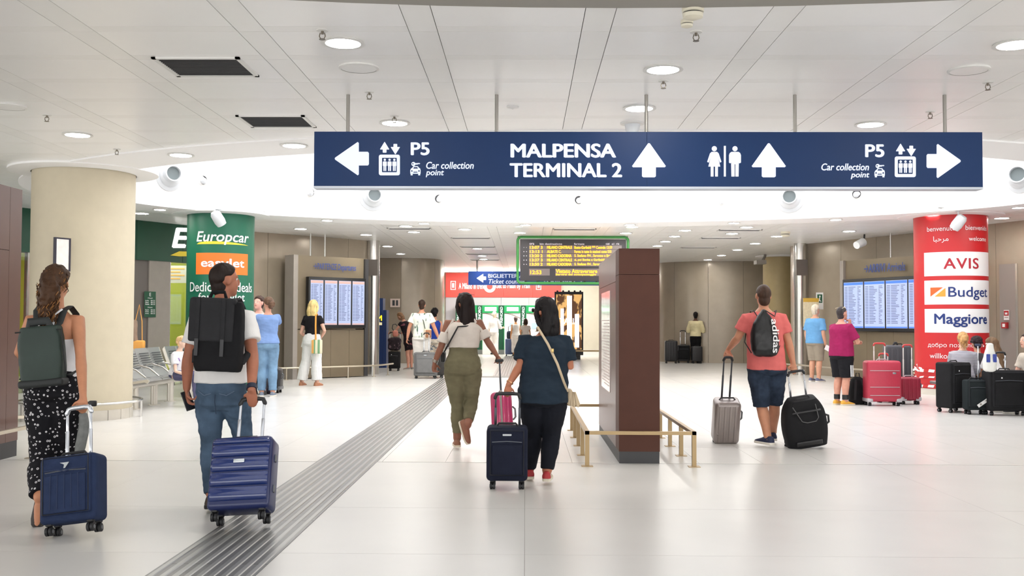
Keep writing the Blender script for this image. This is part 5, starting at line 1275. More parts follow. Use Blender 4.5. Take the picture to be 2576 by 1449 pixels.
# ---- 5 man in pink tee
r5 = at(1926, 1118, 11.2)
m5 = Person('man in salmon pink t-shirt and denim shorts with drawstring bag', (r5.x, 11.2), 1.80, 0, 'm', skinc=(196, 138, 108), voxel=.009, build=1.06,
    px=dict(hip=(1928, 915), neck=(1921, 783), head=(1920, 745, .02), shl=(1878, 803), shr=(1965, 803), ell=(1856, 850, .04), wrl=(1833, 878, .22), elr=(1984, 862, -.03), wrr=(1995, 912, -.08), hal=(1908, 925), har=(1950, 925),
            knl=(1916, 1022, .04), anl=(1931, 1098, -.05), knr=(1948, 1015, .12), anr=(1944, 1088, .28)),
    hands=dict(l=dict(d=(-.35, -.15, -.9), n=(.2, -.9, -.3), th=(1, 0, 0), curl=1.15), r=dict(d=(.05, -.1, -1), n=(0, -1, -.1), th=(-1, 0, 0), curl=1.1)))
m5.toe = dict(l=(-.45, 1, 0)) ; 
m5.trousers(JEANSD, .12, 1.0, .03, .01, 'shorts', wr=.008); m5.shirt(cloth('pink_tee', (218, 112, 108), .06), -.12, .985, .62, .022, .018, wr=.007, box=1)
m5.shoes(mat('shoe_navy', (36, 44, 72), .7), SOLEW); m5.hair(hairmat('buzz', (70, 52, 42)), 'short', amp=.0015, vol=.985)

# ================================================================== background people
def bgp(label, pxx, feet, head_top, sex='m', yaw=0, **k):
    """stand a person so that feet and head top fall on the given pixel rows"""
    p = onz(pxx, feet); h = at(pxx, head_top, p.y).z / 1.0
    return Person(label, (p.x, p.y), min(1.95, max(1.3, h * .985)), yaw, sex, voxel=k.pop('voxel', .0125), **k)
SHOED = mat('shoe_dark', (40, 38, 40), .7); TAN = mat('sandal_tan', (170, 116, 86), .6)
b1 = bgp('grey-bearded man in light blue polo and grey shorts', 2052, 960, 765, 'm', -.9, skinc=(206, 156, 130), build=1.2, loc={}, hands={})
b1.shirt(cloth('polo_blue', (104, 158, 206), .06), -.1, .99, .8, .018, .02, box=1); b1.trousers(cloth('shorts_stone', (150, 140, 126), .06), .1, 1.02, .03, .01, 'shorts'); b1.shoes(mat('sneaker_grey', (96, 102, 128), .6), SOLEW); b1.hair(hairmat('white', (206, 196, 178)), 'short', amp=.008, vol=1.1)
mb = MB().ball(b1.H((0, .07, -.09)), (.05, .045, .06), 12, b1.head_rot); b1.part(mb, 'beard', hairmat('white', (206, 196, 178)))
b2 = bgp('man in magenta t-shirt and black shorts with a hand to his chin', 2118, 1019, 769, 'm', -1.05, skinc=(206, 150, 128), build=1.22, voxel=.010,
         px=dict(), loc=dict(elr=(.26, .1, 1.06), wrr=(.05, .15, 1.34), ell=(-.2, .12, 1.0), wrl=(.05, .26, 1.04)), head=(0, .1, 0), hands=dict(r=dict(d=(-.1, -.2, 1), curl=1.0)))
b2.shirt(cloth('magenta_tee', (150, 34, 84), .1), -.1, .985, .8, .018, .018, box=1); b2.trousers(cloth('black_shorts', (26, 26, 30), .1), .08, .98, .034, .012, 'shorts'); b2.shoes(mat('sneaker_yellow', (222, 164, 60), .6), SOLEC); b2.hair(hairmat('dark_grey', (62, 56, 56)), 'short', amp=.003); b2.sunglasses(True, mat('glasses_pale', (220, 206, 180), .4))
sp_ = (b2.J['knr'] - b2.J['har']).normalized()
for k in (-1, 0, 1): c = b2.J['har'].lerp(b2.J['knr'], .7) + b2.side_h * .128 + b2.fw * (k * .028); b2.part(MB().tube([c - sp_ * .1, c + sp_ * .09], .006, 6), 'side_stripe', PWHITE)
for q in 'lr': a = b2.J['an' + q]; b2.part(MB().tube([a + V((0, 0, .02)), a + V((0, 0, .1))], .052, 12), 'sock', BLACK)
b3 = bgp('man in pale yellow shirt and black trousers beside black suitcases', 1750, 913.5, 783, 'm', -.35, skinc=(96, 62, 46), loc=dict(elr=(.27, .02, 1.1), wrr=(.14, .2, 1.05), ell=(-.27, .02, 1.1), wrl=(-.14, .2, 1.05)))
b3.shirt(cloth('shirt_pale_yellow', (226, 214, 172), .05), -.02, .985, 1.3, .024, .015); b3.trousers(cloth('trousers_black', (22, 22, 24), .1), .1, 1.95, .018, .012); b3.shoes(BLACK, SOLEB); b3.hair(hairmat('black', (20, 16, 17)), 'short')
b4 = bgp('blonde woman in black t-shirt and white striped trousers', 785, 970, 753, 'f', -.3, skinc=(216, 168, 146), build=1.08, loc=dict(anl=(-.24, -.02, .085), knl=(-.17, .03, .5), anr=(.13, -.02, .085), elr=(.3, -.02, 1.18), wrr=(.13, .18, 1.06), ell=(-.27, -.02, 1.13), wrl=(-.22, .2, 1.02)))
b4.shirt(cloth('tee_black', (30, 27, 30), .1), .22, .985, .5, .014, .012); b4.trousers(pattern('trousers_striped', 'wave', (236, 234, 230), (188, 184, 184), 11, .85, .86), .3, 1.93, .026, .045); b4.shoes(TAN, TAN); b4.hair(hairmat('blonde', (226, 196, 132)), 'bob', .24, .11, .008, 1.1, 60)
b5 = bgp('woman with tied hair in blue shirt and light jeans hugging a man', 672, 997, 745, 'f', .15, skinc=(206, 152, 128), build=1.1, voxel=.011, head=(.6, 0, 0), loc=dict(ell=(-.2, .26, 1.34), wrl=(-.14, .42, 1.38), elr=(.16, .28, 1.36), wrr=(-.04, .42, 1.40)))
b5.shirt(cloth('blouse_blue', (122, 150, 198), .06), .02, .985, 1.4, .026, .012, wr=.008); b5.trousers(JEANSL, .14, 1.95, .016, .012); b5.shoes(mat('shoe_greyblue', (116, 126, 142), .6), SOLEW); b5.hair(hairmat('brown_curl', (100, 76, 60)), 'ponytail', .1, .09, .007, 1.08)
b6 = Person('curly-haired man facing the camera in the hug behind the backpack', (b5.o.x - .27, b5.o.y + .40), 1.84, PI - .15, 'm', skinc=(232, 176, 158), voxel=.011, head=(-.25, .1, 0), loc=dict(ell=(-.28, .2, 1.2), wrl=(-.12, .38, 1.16), elr=(.28, .2, 1.2), wrr=(.1, .4, 1.14)))
b6.shirt(cloth('tee_pale_grey', (216, 216, 220), .05), -.05, .985, .6, .018, .015); b6.trousers(cloth('trousers_charcoal', (54, 52, 58), .1), .1, 1.95, .016, .01); b6.shoes(SHOED, SOLEB); b6.hair(hairmat('dark_curl', (74, 56, 48)), 'short', amp=.009, vol=1.1)
b7 = bgp('man in white palm leaf shirt and white shorts behind a grey suitcase', 1060, 948, 752, 'm', 0, skinc=(206, 146, 118), voxel=.0115, build=1.12, loc=dict(ell=(-.31, -.02, 1.24), wrl=(-.36, .02, .98), elr=(.32, -.02, 1.24), wrr=(.42, .02, .98)))
LEAF = pattern('palm_print', 'blot', (236, 240, 228), (70, 104, 88), 5.5, .85, .6, rot=(.5, .6, .3), cs=(2.4, 1, .8))
b7.shirt(LEAF, -.08, .985, .62, .022, .025); b7.trousers(cloth('shorts_white', (236, 232, 226), .04), .08, 1.0, .034, .01, 'shorts'); b7.shoes(mat('shoe_white', (220, 216, 210), .6), SOLEW); b7.hair(hairmat('brown_dark', (58, 42, 34)), 'short')
b8 = bgp('woman in black dress bending towards a black trolley bag', 1030, 930, 792, 'f', 1.1, skinc=(206, 150, 128), head=(0, -.5, 0), loc=dict(neck=(0, .2, 1.40), head=(0, .34, 1.54), shl=(-.15, .2, 1.33), shr=(.15, .2, 1.33), ell=(-.19, .36, 1.12), wrl=(-.14, .58, 1.06), elr=(.19, .3, 1.1), wrr=(.14, .5, 1.0)))
b8.shirt(pattern('dress_print', 'blot', (28, 20, 26), (120, 70, 80), 9, .85, .62), -.42, .96, .3, .03, .01, 'dress', hflare=.09); b8.shoes(mat('shoe_grey', (150, 144, 140), .6), SOLEW); b8.hair(hairmat('auburn', (124, 92, 66)), 'bob', .16, .09, .006, 1.08)
b9 = Person('person with dark curly hair and blue top behind the palm shirt man', (b7.o.x + .24, b7.o.y + .9), 1.72, -.1, 'f', skinc=(190, 136, 110), voxel=.0125, build=1.1)
b9.shirt(cloth('top_blue', (38, 62, 150), .08), .05, .97, 0, .018); b9.trousers(pattern('shorts_print', 'blot', (206, 196, 180), (110, 120, 130), 14, .85, .55), .12, .9, .03, .01, 'shorts'); b9.shoes(SHOED, SOLEB); b9.hair(hairmat('black', (20, 16, 17)), 'short', amp=.012, vol=1.25)
p10 = at(332, 900, 18.2)
b10 = Person('woman in brown cardigan with an orange bag half hidden by the beige column', (p10.x - .1, 18.2), 1.70, -.4, 'f', skinc=(190, 140, 116), voxel=.0125)
b10.shirt(cloth('cardigan_taupe', (150, 128, 110), .15), -.25, .98, 1.9, .03, .01, 'cardigan', hflare=.03); b10.trousers(cloth('trousers_rust', (112, 66, 54), .15), .1, 1.93, .02, .02); b10.shoes(SHOED, SOLEB); b10.hair(hairmat('brown_long', (72, 48, 38)), 'long', .4, .09, .006)
# seated people
def seated(label, pxx, top, Y, yaw, sex='f', lean=.12, **k):
    p = at(pxx, top, Y); h = p.z; kk = k.pop('kk', 1.0); sh = h - .30 * kk
    L = dict(hip=(0, 0, .52), neck=(0, lean, sh), head=(0, lean + .05, h - .125 * kk), shl=(-.155 * kk, lean, sh - .06), shr=(.155 * kk, lean, sh - .06), ell=(-.2, lean + .08, sh - .32), elr=(.2, lean + .08, sh - .32), wrl=(-.12, lean + .3, sh - .38), wrr=(.12, lean + .3, sh - .38),
             knl=(-.1, .42, .5), knr=(.1, .42, .5), anl=(-.1, .44, .085), anr=(.1, .44, .085), hal=(-.085, .02, .5), har=(.085, .02, .5)); L.update(k.pop('loc', {}))
    return Person(label, (p.x, Y), 1.68 * kk, yaw, sex, voxel=k.pop('voxel', .0115), loc=L, **k)
c1 = seated('seated blonde woman in grey striped shirt leaning forward', 2420, 836, 16.5, -.5, lean=.08, skinc=(222, 176, 150), head=(.2, -.25, 0))
c1.shirt(pattern('shirt_stripe', 'wave', (206, 204, 212), (96, 94, 104), 17, .85, .6, rot=(0, PI / 2, 0)), -.05, .97, 1.3, .03, .015); c1.trousers(JEANSD, .12, 1.93, .015); c1.shoes(SHOED, SOLEB); c1.hair(hairmat('honey', (196, 152, 100)), 'ponytail', .12, .1, .008, 1.1, 60)
c2 = seated('seated person with short dark curly hair behind the white plastic bag', 2464, 848, 17.2, -.2, 'm', lean=.15, skinc=(190, 140, 116), head=(0, -.6, 0))
c2.shirt(cloth('tee_darkgrey', (60, 56, 60), .1), -.05, .98, .6, .02, .015); c2.trousers(JEANSD, .12, 1.93, .015); c2.shoes(SHOED, SOLEB); c2.hair(hairmat('darkplum', (44, 30, 34)), 'short', amp=.012, vol=1.25)
c3 = seated('seated girl with long brown hair and white t-shirt', 2512, 849, 16.5, .35, lean=.1, skinc=(206, 150, 120), head=(.3, -.3, 0), loc=dict())
c3.shirt(TEEW, -.05, .98, .6, .02, .015); c3.trousers(JEANSL, .12, 1.93, .015); c3.shoes(SHOED, SOLEW); c3.hair(hairmat('brown_straight', (112, 88, 66)), 'long', .46, .1, .005, 1.1, 80)
p4c = at(2594, 900, 15.9)
c4 = seated('seated person at the right edge with hands resting on pale jeans', 2604, 838, 15.7, PI / 2 + .15, 'm', lean=.1, skinc=(226, 176, 154))
c4.shirt(cloth('tee_sand', (200, 190, 176), .1), -.05, .98, .7, .02, .015); c4.trousers(JEANSL, .12, 1.93, .018); c4.shoes(SHOED, SOLEW); c4.hair(hairmat('brown_dark', (58, 42, 34)), 'short')
c5 = seated('seated child with curly blonde hair on the steel bench', 449, 846, 16.2, -PI / 2 - .3, 'f', lean=.02, kk=.8, skinc=(232, 196, 176))
c5.shirt(pattern('top_child', 'blot', (232, 232, 236), (150, 120, 180), 10, .85, .6), -.05, .98, .6, .03, .015); c5.trousers(cloth('child_trousers', (90, 90, 120), .2), .12, 1.9, .015); c5.shoes(SHOED, SOLEW); c5.hair(hairmat('curly_blonde', (222, 186, 136)), 'short', amp=.013, vol=1.2)
# ticket hall people
d1 = bgp('man in white with a white cap at the ticket machines', 1243, 893, 783, 'm', -.6, skinc=(226, 190, 160), voxel=.014, loc=dict(elr=(.24, .12, 1.15), wrr=(.2, .36, 1.15)))
d1.shirt(TEEW, -.05, .985, 1.2, .03, .01); d1.trousers(cloth('shorts_white', (236, 232, 226), .04), .1, 1.95, .02, .01); d1.shoes(SHOED, SOLEW); d1.hair(hairmat('white', (206, 196, 178)), 'short', vol=1.1)
d2 = bgp('woman in white vest with a backpack at the ticket machines', 1297, 896, 796, 'f', .3, skinc=(220, 160, 110), voxel=.014, build=1.05)
d2.shirt(TEEW, -.05, .94, 0, .02); d2.trousers(cloth('skirt_white', (232, 226, 220), .05), .12, 1.8, .03, .02); d2.shoes(SHOED, SOLEW); d2.hair(hairmat('ash', (110, 98, 96)), 'short', vol=1.15)
d3 = bgp('dark-haired person waiting right of the woman at the machines', 1322, 900, 800, 'f', -.2, skinc=(200, 150, 120), voxel=.014)
d3.shirt(cloth('top_ivory', (222, 212, 204), .06), -.05, .97, .5, .02); d3.trousers(cloth('trousers_black', (22, 22, 24), .1), .1, 1.93, .015); d3.shoes(SHOED, SOLEB); d3.hair(hairmat('brown_dark', (58, 42, 34)), 'bob', .16, .09)
# ================================================================== LUGGAGE
def proj(P):
    d = V(P) - CAM; z = d.dot(_F); return CX + FX * d.dot(_R) / z, CY - FX * d.dot(_U) / z
TYRE = mat('wheel_rubber', (28, 28, 30), .55); HUB = mat('wheel_hub', (110, 112, 116), .4, metal=.4); ALU = mat('handle_aluminium', (208, 212, 218), .25, metal=.85); GRIPB = mat('grip_black', (30, 30, 32), .5)
def suitcase(label, cx, yb, x0, x1, ytop, grip, depth=.22, mbody=None, style='soft', Y=None, mgrip=GRIPB, mrod=ALU, mfront=None, rods=True, rodw=.36, yaw=0, group=None, wheels=4, wr=.028, mcorner=None, name='suitcase', extra=None, one_rod=False, grip_w=None, rodx=0.0):
    """grip = (px, py, Y) of the pull handle, or pixel row for an upright case, or None"""
    B = onz(cx, yb) if Y is None else V((at(cx, 900, Y).x, Y, 0)); w = (x1 - x0) * B.y / FX
    if isinstance(grip, V): G = grip
    elif isinstance(grip, tuple): G = at(*grip)
    elif grip is None: G = V((B.x, B.y, 1))
    else: G = at(proj((B.x, B.y, .5))[0], grip, B.y); G.x = B.x
    ax = (G - B); Lh = ax.length; tilt = -math.asin(max(-.9, min(.9, ax.y / Lh))); roll = math.asin(max(-.5, min(.5, ax.x / Lh)))
    a = ax.normalized(); lo, hi = .2, 1.3
    for _ in range(30):
        mid = (lo + hi) / 2
        if proj(B + a * mid)[1] > ytop: lo = mid
        else: hi = mid
    H = hi
    t = thing(name, label, 'suitcase', B, 0, group); t.rotation_euler = (tilt, roll, yaw)
    d = depth; zb = wr * 2 + .012; y0, y1 = (-d, 0.0) if abs(tilt) > .05 else (-d / 2, d / 2); yc = (y0 + y1) / 2; hb = H - zb; zc = zb + hb / 2
    mfront = mfront or mbody; r = {'soft': .035, 'hard': .05, 'ribbed': .05, 'round': .08}.get(style, .035)
    if style == 'round': 
        mb = MB(); R = []
        for i in range(13):
            u = i / 12; z = zb + hb * u; f = .9 + .1 * math.sin(PI * min(1, u * 1.25)) - (.28 * max(0, (u - .72) / .28) ** 1.8); R.append(ringpts((0, yc, z), V((1, 0, 0)), V((0, 1, 0)), w / 2 * f, d / 2 * (f * .9 + .1), 28, 4.5))
        mb.loft(R).build('body', mbody, t, angle=60)
    else: MB().rbox((0, yc, zc), (w, d, hb), r, 4).build('body', mbody, t, angle=50)
    fy_ = y0
    if style == 'soft':
        p = MB().rbox((0, fy_ - .004, zc + .02), (w * .86, .03, hb * .86), .012, 3).build('front_panel', mfront, t)
        MB().rbox((0, fy_ - .022, zc - hb * .08), (w * .72, .024, hb * .56), .010, 3).build('front_pocket', mfront, t)
        pip = MB(); q = [(sx * w * .40, fy_ - .020, zc + .02 + sz * hb * .41) for sx, sz in ((-1, -1), (1, -1), (1, 1), (-1, 1), (-1, -1))]
        pip.tube(q, .004, 6).build('piping', mat('piping_dark', (20, 22, 28), .6), p)
        MB().tube([(-w * .36, fy_ - .02, zc + hb * .245), (0, fy_ - .022, zc + hb * .262), (w * .36, fy_ - .02, zc + hb * .245)], .004, 6).build('zip', mat('zip_grey', (104, 108, 116), .4, metal=.5), t)
    elif style == 'ridge':
        # glossy shell with stepped bands
        nb = 5; cuts = [.10, .30, .50, .70, .88, 1.0]
        for i in range(5):
            z0, z1 = zb + hb * cuts[i], zb + hb * cuts[i + 1]; b = MB(); hh = z1 - z0
            prof = [(0, z0 + .004), (-.016, z0 + .012), (-.022, z0 + hh * .35), (-.022, z0 + hh * .62), (-.010, z0 + hh * .8), (-.012, z1 - .008), (0, z1 - .002)] if i < 4 else [(0, z0 + .004), (-.014, z0 + .014), (-.014, z1 - .035), (.012, z1 - .01), (.03, z1 - .004)]
            b.loft([[(sx * w * k_, fy_ + (0.012 if k_ > .43 else 0) + y, z) for y, z in prof] + [(sx * w * k_, fy_ + .05, prof[-1][1]), (sx * w * k_, fy_ + .05, prof[0][1])] for sx, k_ in ((-1, .465), (-1, .42), (1, .42), (1, .465))]).build('shell_band', mfront, t, angle=50)
        MB().rbox((0, fy_ - .026, zb + hb * .635), (.075, .012, .028), .006, 2).build('logo_plate', mat('logo_chrome', (200, 206, 210), .2, metal=.8), t)
        for z in (.3, .72): MB().rbox((w / 2 + .002, yc, zb + hb * z), (.016, .03, .05), .005, 2).build('latch', HUB, t)
    elif style == 'hard':
        for z in (.16, .36, .76): MB().rbox((0, fy_ - .002, zb + hb * z), (w * .86, .014, .010), .004, 2).build('shell_groove', mcorner or mfront, t)
        MB().rbox((w * .28, fy_ - .004, zb + hb * .7), (w * .1, .008, .03), .003, 1).build('logo_plate', mat('logo_chrome', (200, 206, 210), .2, metal=.8), t)
    elif style == 'ribbed':
        for i in range(4): x = -w * .3 + w * .2 * i; MB().rbox((x, fy_ - .001, zc), (w * .11, .016, hb * .86), .007, 2).build('shell_rib', mfront, t)
        for z in (.2, .235, .27): MB().rbox((-w * .36, fy_ - .004, zb + hb * z), (w * .12, .012, .008), .003, 1).build('bumper_line', mfront, t)
        MB().tube([(w / 2 + .004, yc, zb + hb * .5), (w / 2 + .03, yc, zb + hb * .55), (w / 2 + .03, yc, zb + hb * .7), (w / 2 + .004, yc, zb + hb * .75)], .01, 8).build('side_handle', HUB, t)
    elif style == 'round':
        st = mat('stitch_grey', (96, 96, 96), .6); MB().tube([(-w * .3, fy_ - .002, zb + hb * .93), (-w * .12, fy_ - .006, zb + hb * .6), (0, fy_ - .008, zb + hb * .56), (w * .2, fy_ - .008, zb + hb * .57), (w * .26, fy_ - .006, zb + hb * .64), (w * .22, fy_ - .002, zb + hb * .93)], .005, 6).build('stitching', st, t)
        MB().rbox((0, fy_ + .0, zb + hb * .8), (w * .66, .03, .016), .006, 2).build('zip', mat('zip_black', (48, 48, 50), .4), t)
        MB().rbox((0, fy_ - .0, zb + hb * .12), (w * .6, .035, hb * .1), .012, 3).build('bottom_bumper', mat('bumper_black', (34, 34, 36), .35), t)
        MB().tube([(w / 2 - .01, yc, zb + hb * .35), (w / 2 + .035, yc, zb + hb * .4), (w / 2 + .035, yc, zb + hb * .54), (w / 2 - .01, yc, zb + hb * .58)], .013, 8).build('side_handle', GRIPB, t)
    if mcorner:
        for sx in (-1, 1): MB().rbox((sx * (w / 2 - .045), yc, zb + .03), (.1, d * 1.03, .07), .02, 2).build('corner_guard', mcorner, t)
    if wheels:
        for sx in (-1, 1):
            for yy in ((y0 + .05, y1 - .04) if wheels == 4 else (y1 - .04,)):
                x = sx * (w / 2 - .05); hgt = wr
                h = MB().rbox((x, yy, zb + .012), (.045, .05, .05), .014, 2).build('wheel_housing', TYRE if not mcorner else mcorner, t)
                wz = MB()
                for q in (-.012, .012): wz.lathe([(wr, -.008), (wr, .008), (wr * .6, .010), (.001, .010)], 18, c=(x + q, yy, wr), M=Matrix.Rotation(PI / 2, 3, 'Y'))
                wz.build('wheel', TYRE, t); MB().lathe([(wr * .45, -.024), (wr * .45, .024)], 12, c=(x, yy, wr), M=Matrix.Rotation(PI / 2, 3, 'Y'), cap=True).build('hub', HUB, t)
    if rods and grip is not None:
        yr = y1 - .03; gw = (grip_w or w * rodw) / 2; top = Lh
        xs = (rodx,) if one_rod else (-gw, gw)
        for x in xs:
            b = MB(); b.rbox((x, yr, (H - .03 + H + (top - H) * .55) / 2), (.022, .014, (top - H) * .55 + .03), .004, 2).build('pull_rod', mrod, t)
            MB().rbox((x, yr, (H + top) / 2 + (top - H) * .25), (.017, .011, (top - H) * .5), .003, 2).build('pull_rod', mrod, t)
        if one_rod: MB().rbox((rodx, yr, top), (.09, .03, .035), .014, 3).build('grip', mgrip, t)
        else: MB().tube([(-gw - .004, yr, top - .035), (-gw + .01, yr, top - .004), (-gw * .5, yr, top), (gw * .5, yr, top), (gw - .01, yr, top - .004), (gw + .004, yr, top - .035)], .0155, 10, round_ends=True).build('grip', mgrip, t)
    MB().tube([(-.09, yc, H - .004), (-.07, yc, H + .022), (.07, yc, H + .022), (.09, yc, H - .004)], .009, 8).build('carry_handle', GRIPB if not mcorner else mcorner, t)
    if extra: extra(t, w, d, H, zb, hb, y0, y1)
    return t
NAVYS = cloth('case_navy', (37, 49, 78), .1, 14, .4, 500, .8); NAVYD = cloth('case_navy_dark', (28, 32, 48), .1)
BLUEG = mat('shell_blue', (28, 47, 104), .16, spec=.6, coat=.6, var=.06, vs=40); BLUED = mat('shell_blue_dark', (28, 38, 84), .3)
def triangle_logo(t, w, d, H, zb, hb, y0, y1):
    z = zb + hb * .84; ch = mat('logo_chrome', (200, 206, 210), .2, metal=.8)
    MB().prism([(-.03, .014), (.03, .014), (.004, -.022), (-.006, -.022), (-.002, .0), (-.012, .006)], lambda u, v: (u, y0 - .034, z + v), (0, .008, 0)).build('logo_badge', ch, t, smooth=False)
    seam = mat('seam_navy', (34, 46, 76), .8)
    for k in range(-2, 3): MB().tube([(k * w * .12, y0 - .036, zb + hb * .70), (k * w * .125, y0 - .036, zb + hb * .2)], .0025, 5).build('pocket_seam', seam, t)
    MB().tube([(-w * .36, y0 - .026, z - .03), (-.04, y0 - .034, z - .03), (0, y0 - .036, z - .042), (.04, y0 - .034, z - .03), (w * .36, y0 - .026, z - .03)], .004, 6).build('yoke_seam', seam, t)
suitcase('navy soft suitcase with a small silver triangle badge', 204, 1345, 122, 264, 1152, w1.grip('r'), .2, NAVYS, 'soft', mgrip=ALU, rodw=.40, extra=triangle_logo, grip_w=.155)
suitcase('glossy royal blue hard suitcase with horizontal ridges', 616, 1324, 538, 692, 1120, m2.grip('r'), .22, BLUED, 'ridge', mfront=BLUEG, grip_w=.165)
def plate(t, w, d, H, zb, hb, y0, y1): MB().rbox((0, y0 - .02, zb + hb * .88), (.075, .008, .018), .003, 1).build('logo_plate', mat('logo_chrome', (200, 206, 210), .2, metal=.8), t)
suitcase('dark navy soft two-wheel suitcase pulled by the woman in sunglasses', 1276, 1222, 1227, 1328, 1066, w4.grip('l'), .2, NAVYD, 'soft', extra=plate, grip_w=.2, mrod=mat('rod_dark', (70, 72, 78), .35, metal=.6), wheels=4, wr=.034)
PINK = mat('shell_magenta', (172, 40, 92), .3, coat=.3)
def band(t, w, d, H, zb, hb, y0, y1): MB().rbox((0, (y0 + y1) / 2, zb + hb / 2), (.045, d + .012, hb + .012), .03, 3).build('grey_strap', mat('strap_grey', (140, 132, 126), .7), t)
suitcase('small magenta hard suitcase with a grey strap', 1269, 1150, 1242, 1296, 1003, w3_.grip('r'), .2, PINK, 'ribbed', one_rod=True, mrod=mat('rod_dark', (70, 72, 78), .35, metal=.6), extra=band)
SILV = mat('shell_silver', (150, 140, 136), .3, metal=.35, spec=.6)
suitcase('silver grey hard suitcase at the left hand of the pink shirt man', 1817, 1110, 1785, 1848, 995, m5.grip('l'), .24, SILV, 'ribbed', mrod=mat('rod_dark', (70, 72, 78), .35, metal=.6), grip_w=.09, wr=.025)
BLKF = cloth('case_black', (30, 30, 32), .12, 10, .4, 300, .75)
suitcase('large black wheeled duffel at the right hand of the pink shirt man', 2020, 1122, 1974, 2080, 992, m5.grip('r'), .28, BLKF, 'round', grip_w=.17, wheels=2, wr=.035)
REDS = mat('shell_red', (184, 52, 74), .4, var=.04, vs=30); GRC = mat('guard_grey', (186, 182, 186), .35, metal=.3); REDG = mat('grip_red', (196, 60, 60), .4)
suitcase('big raspberry red hard suitcase with grey corner guards', 2219, 1020, 2177, 2262, 907, 864, .28, REDS, 'hard', mgrip=REDG, mcorner=GRC, mrod=mat('rod_white', (224, 220, 214), .4), rodw=.32)
suitcase('smaller red hard suitcase leaning beside the big red one', 2288, 1017, 2263, 2313, 948, 868, .2, mat('shell_red_dark', (150, 32, 56), .45, var=.05, vs=30), 'ribbed', mgrip=REDG, mcorner=GRC, mrod=mat('rod_white', (224, 220, 214), .4), rodw=.42)
suitcase('short red handled case hidden behind the big red suitcase', 2226, 1012, 2205, 2248, 935, 890, .2, REDS, 'plain', Y=17.6, mgrip=REDG, mrod=mat('rod_white', (224, 220, 214), .4), rodw=.5)
GREYC = mat('shell_charcoal', (66, 66, 72), .45, var=.06)
suitcase('tall charcoal ribbed suitcase standing behind the red suitcases', 2258, 1000, 2220, 2286, 868, 862, .26, GREYC, 'ribbed', Y=18.1, mrod=GRIPB, rodw=.12)
def dots(t, w, d, H, zb, hb, y0, y1): MB().rbox((-w * .2, y0 - .036, zb + hb * .82), (.02, .004, .02), .002, 1).build('logo_plate', PWHITE, t)
suitcase('tall black soft suitcase left of the white plastic bag', 2399, 1036, 2362, 2438, 911, None, .3, BLKF, 'soft', extra=dots, yaw=.5, mfront=BLKF)
def airtag(t, w, d, H, zb, hb, y0, y1):
    M = Matrix.Rotation(-.6, 3, 'Y'); a = MB().rbox((.06, y0 - .05, zb + .12), (.2, .004, .05), .002, 1, M).build('luggage_tag', mat('tag_white', (226, 226, 224), .5), t); MB().rbox((.02, y0 - .053, zb + .095), (.03, .003, .03), .001, 1, M).rbox((.1, y0 - .053, zb + .15), (.02, .003, .02), .001, 1, M).build('tag_print', GREYP, a)
suitcase('small dark green-black suitcase with a white airline tag', 2453, 1042, 2427, 2480, 955, 868, .2, cloth('case_greenblack', (34, 40, 42), .1), 'soft', extra=airtag, mgrip=mat('grip_blue', (50, 58, 84), .4), one_rod=True, mrod=ALU, rodx=.085)
suitcase('wide black soft suitcase in front of the seated girl', 2527, 1044, 2478, 2572, 931, 887, .28, BLKF, 'soft', extra=dots, mrod=ALU, rodw=.25)
suitcase('grey fabric suitcase in front of the palm shirt man', 1071, 952, 1037, 1095, 886, 838, .3, cloth('case_grey', (112, 112, 112), .08), 'soft', rodw=.22, extra=plate, mfront=cloth('case_grey2', (120, 120, 120), .08))
suitcase('dark suitcase lying against the grey fabric suitcase', 1102, 950, 1088, 1116, 893, None, .4, cloth('case_darkgrey', (70, 68, 66), .1), 'plain', yaw=.2)
suitcase('small black trolley case with a patterned bag on top', 992, 933, 978, 1007, 884, 836, .24, BLKF, 'soft', rodw=.9, extra=dots)
suitcase('leftmost black suitcase beside the man in pale yellow shirt', 1688, 914, 1673, 1704, 857, None, .26, mat('shell_black', (30, 30, 33), .4), 'ribbed', rods=False)
suitcase('black suitcase with raised handle beside the man in pale yellow', 1719, 913, 1704, 1735, 868, 832, .24, mat('shell_black', (30, 30, 33), .4), 'soft', rodw=.4, mfront=BLKF)
suitcase('black suitcase behind the legs of the man in pale yellow', 1753, 909, 1740, 1766, 871, None, .24, mat('shell_black', (30, 30, 33), .4), 'plain', Y=34.3)
suitcase('black suitcase behind the hugging couple', 692, 992, 672, 707, 926, None, .3, mat('shell_black', (30, 30, 33), .4), 'ribbed', Y=19.3, mcorner=HUB)
suitcase('blue suitcase at the ticket machines', 1284, 899, 1272, 1298, 852, None, .3, mat('shell_slate', (84, 100, 140), .4), 'ribbed', Y=41.0)

# ================================================================== BAGS AND THINGS IN HAND
def hang(name, lab, cat, p): return thing(name, lab, cat, p)
# green backpack
g0 = at(107, 895, 6.80); t = thing('backpack', 'dark green backpack on the back of the curly-haired woman', 'backpack', g0)
GRN = mat('pack_green', (38, 52, 46), .55, bump=.15, bs=160, var=.12, vs=6, spec=.4); GRD = mat('pack_green_dark', (24, 28, 28), .6)
S7 = 6.80 / FX; M = Matrix.Rotation(-.09, 3, 'Y') @ Matrix.Rotation(.12, 3, 'Z')
mb = MB(); R = []
for i in range(11):
    u = i / 10; z = (-.5 + u) * 150 * S7; w = (101 + 8 * math.sin(PI * u)) * S7 / 2 * (1 if u < .9 else .96); R.append([M @ p for p in ringpts((0, 0, z), V((1, 0, 0)), V((0, 1, 0)), w, .075 * (.85 + .25 * math.sin(PI * (1 - u) * .8)), 28, 4.2)])
me = remesh(mb.loft(R), .012, 6); mesh_obj('bag_body', wrinkle(me, .005, (9, 9, 9)), GRN, t)
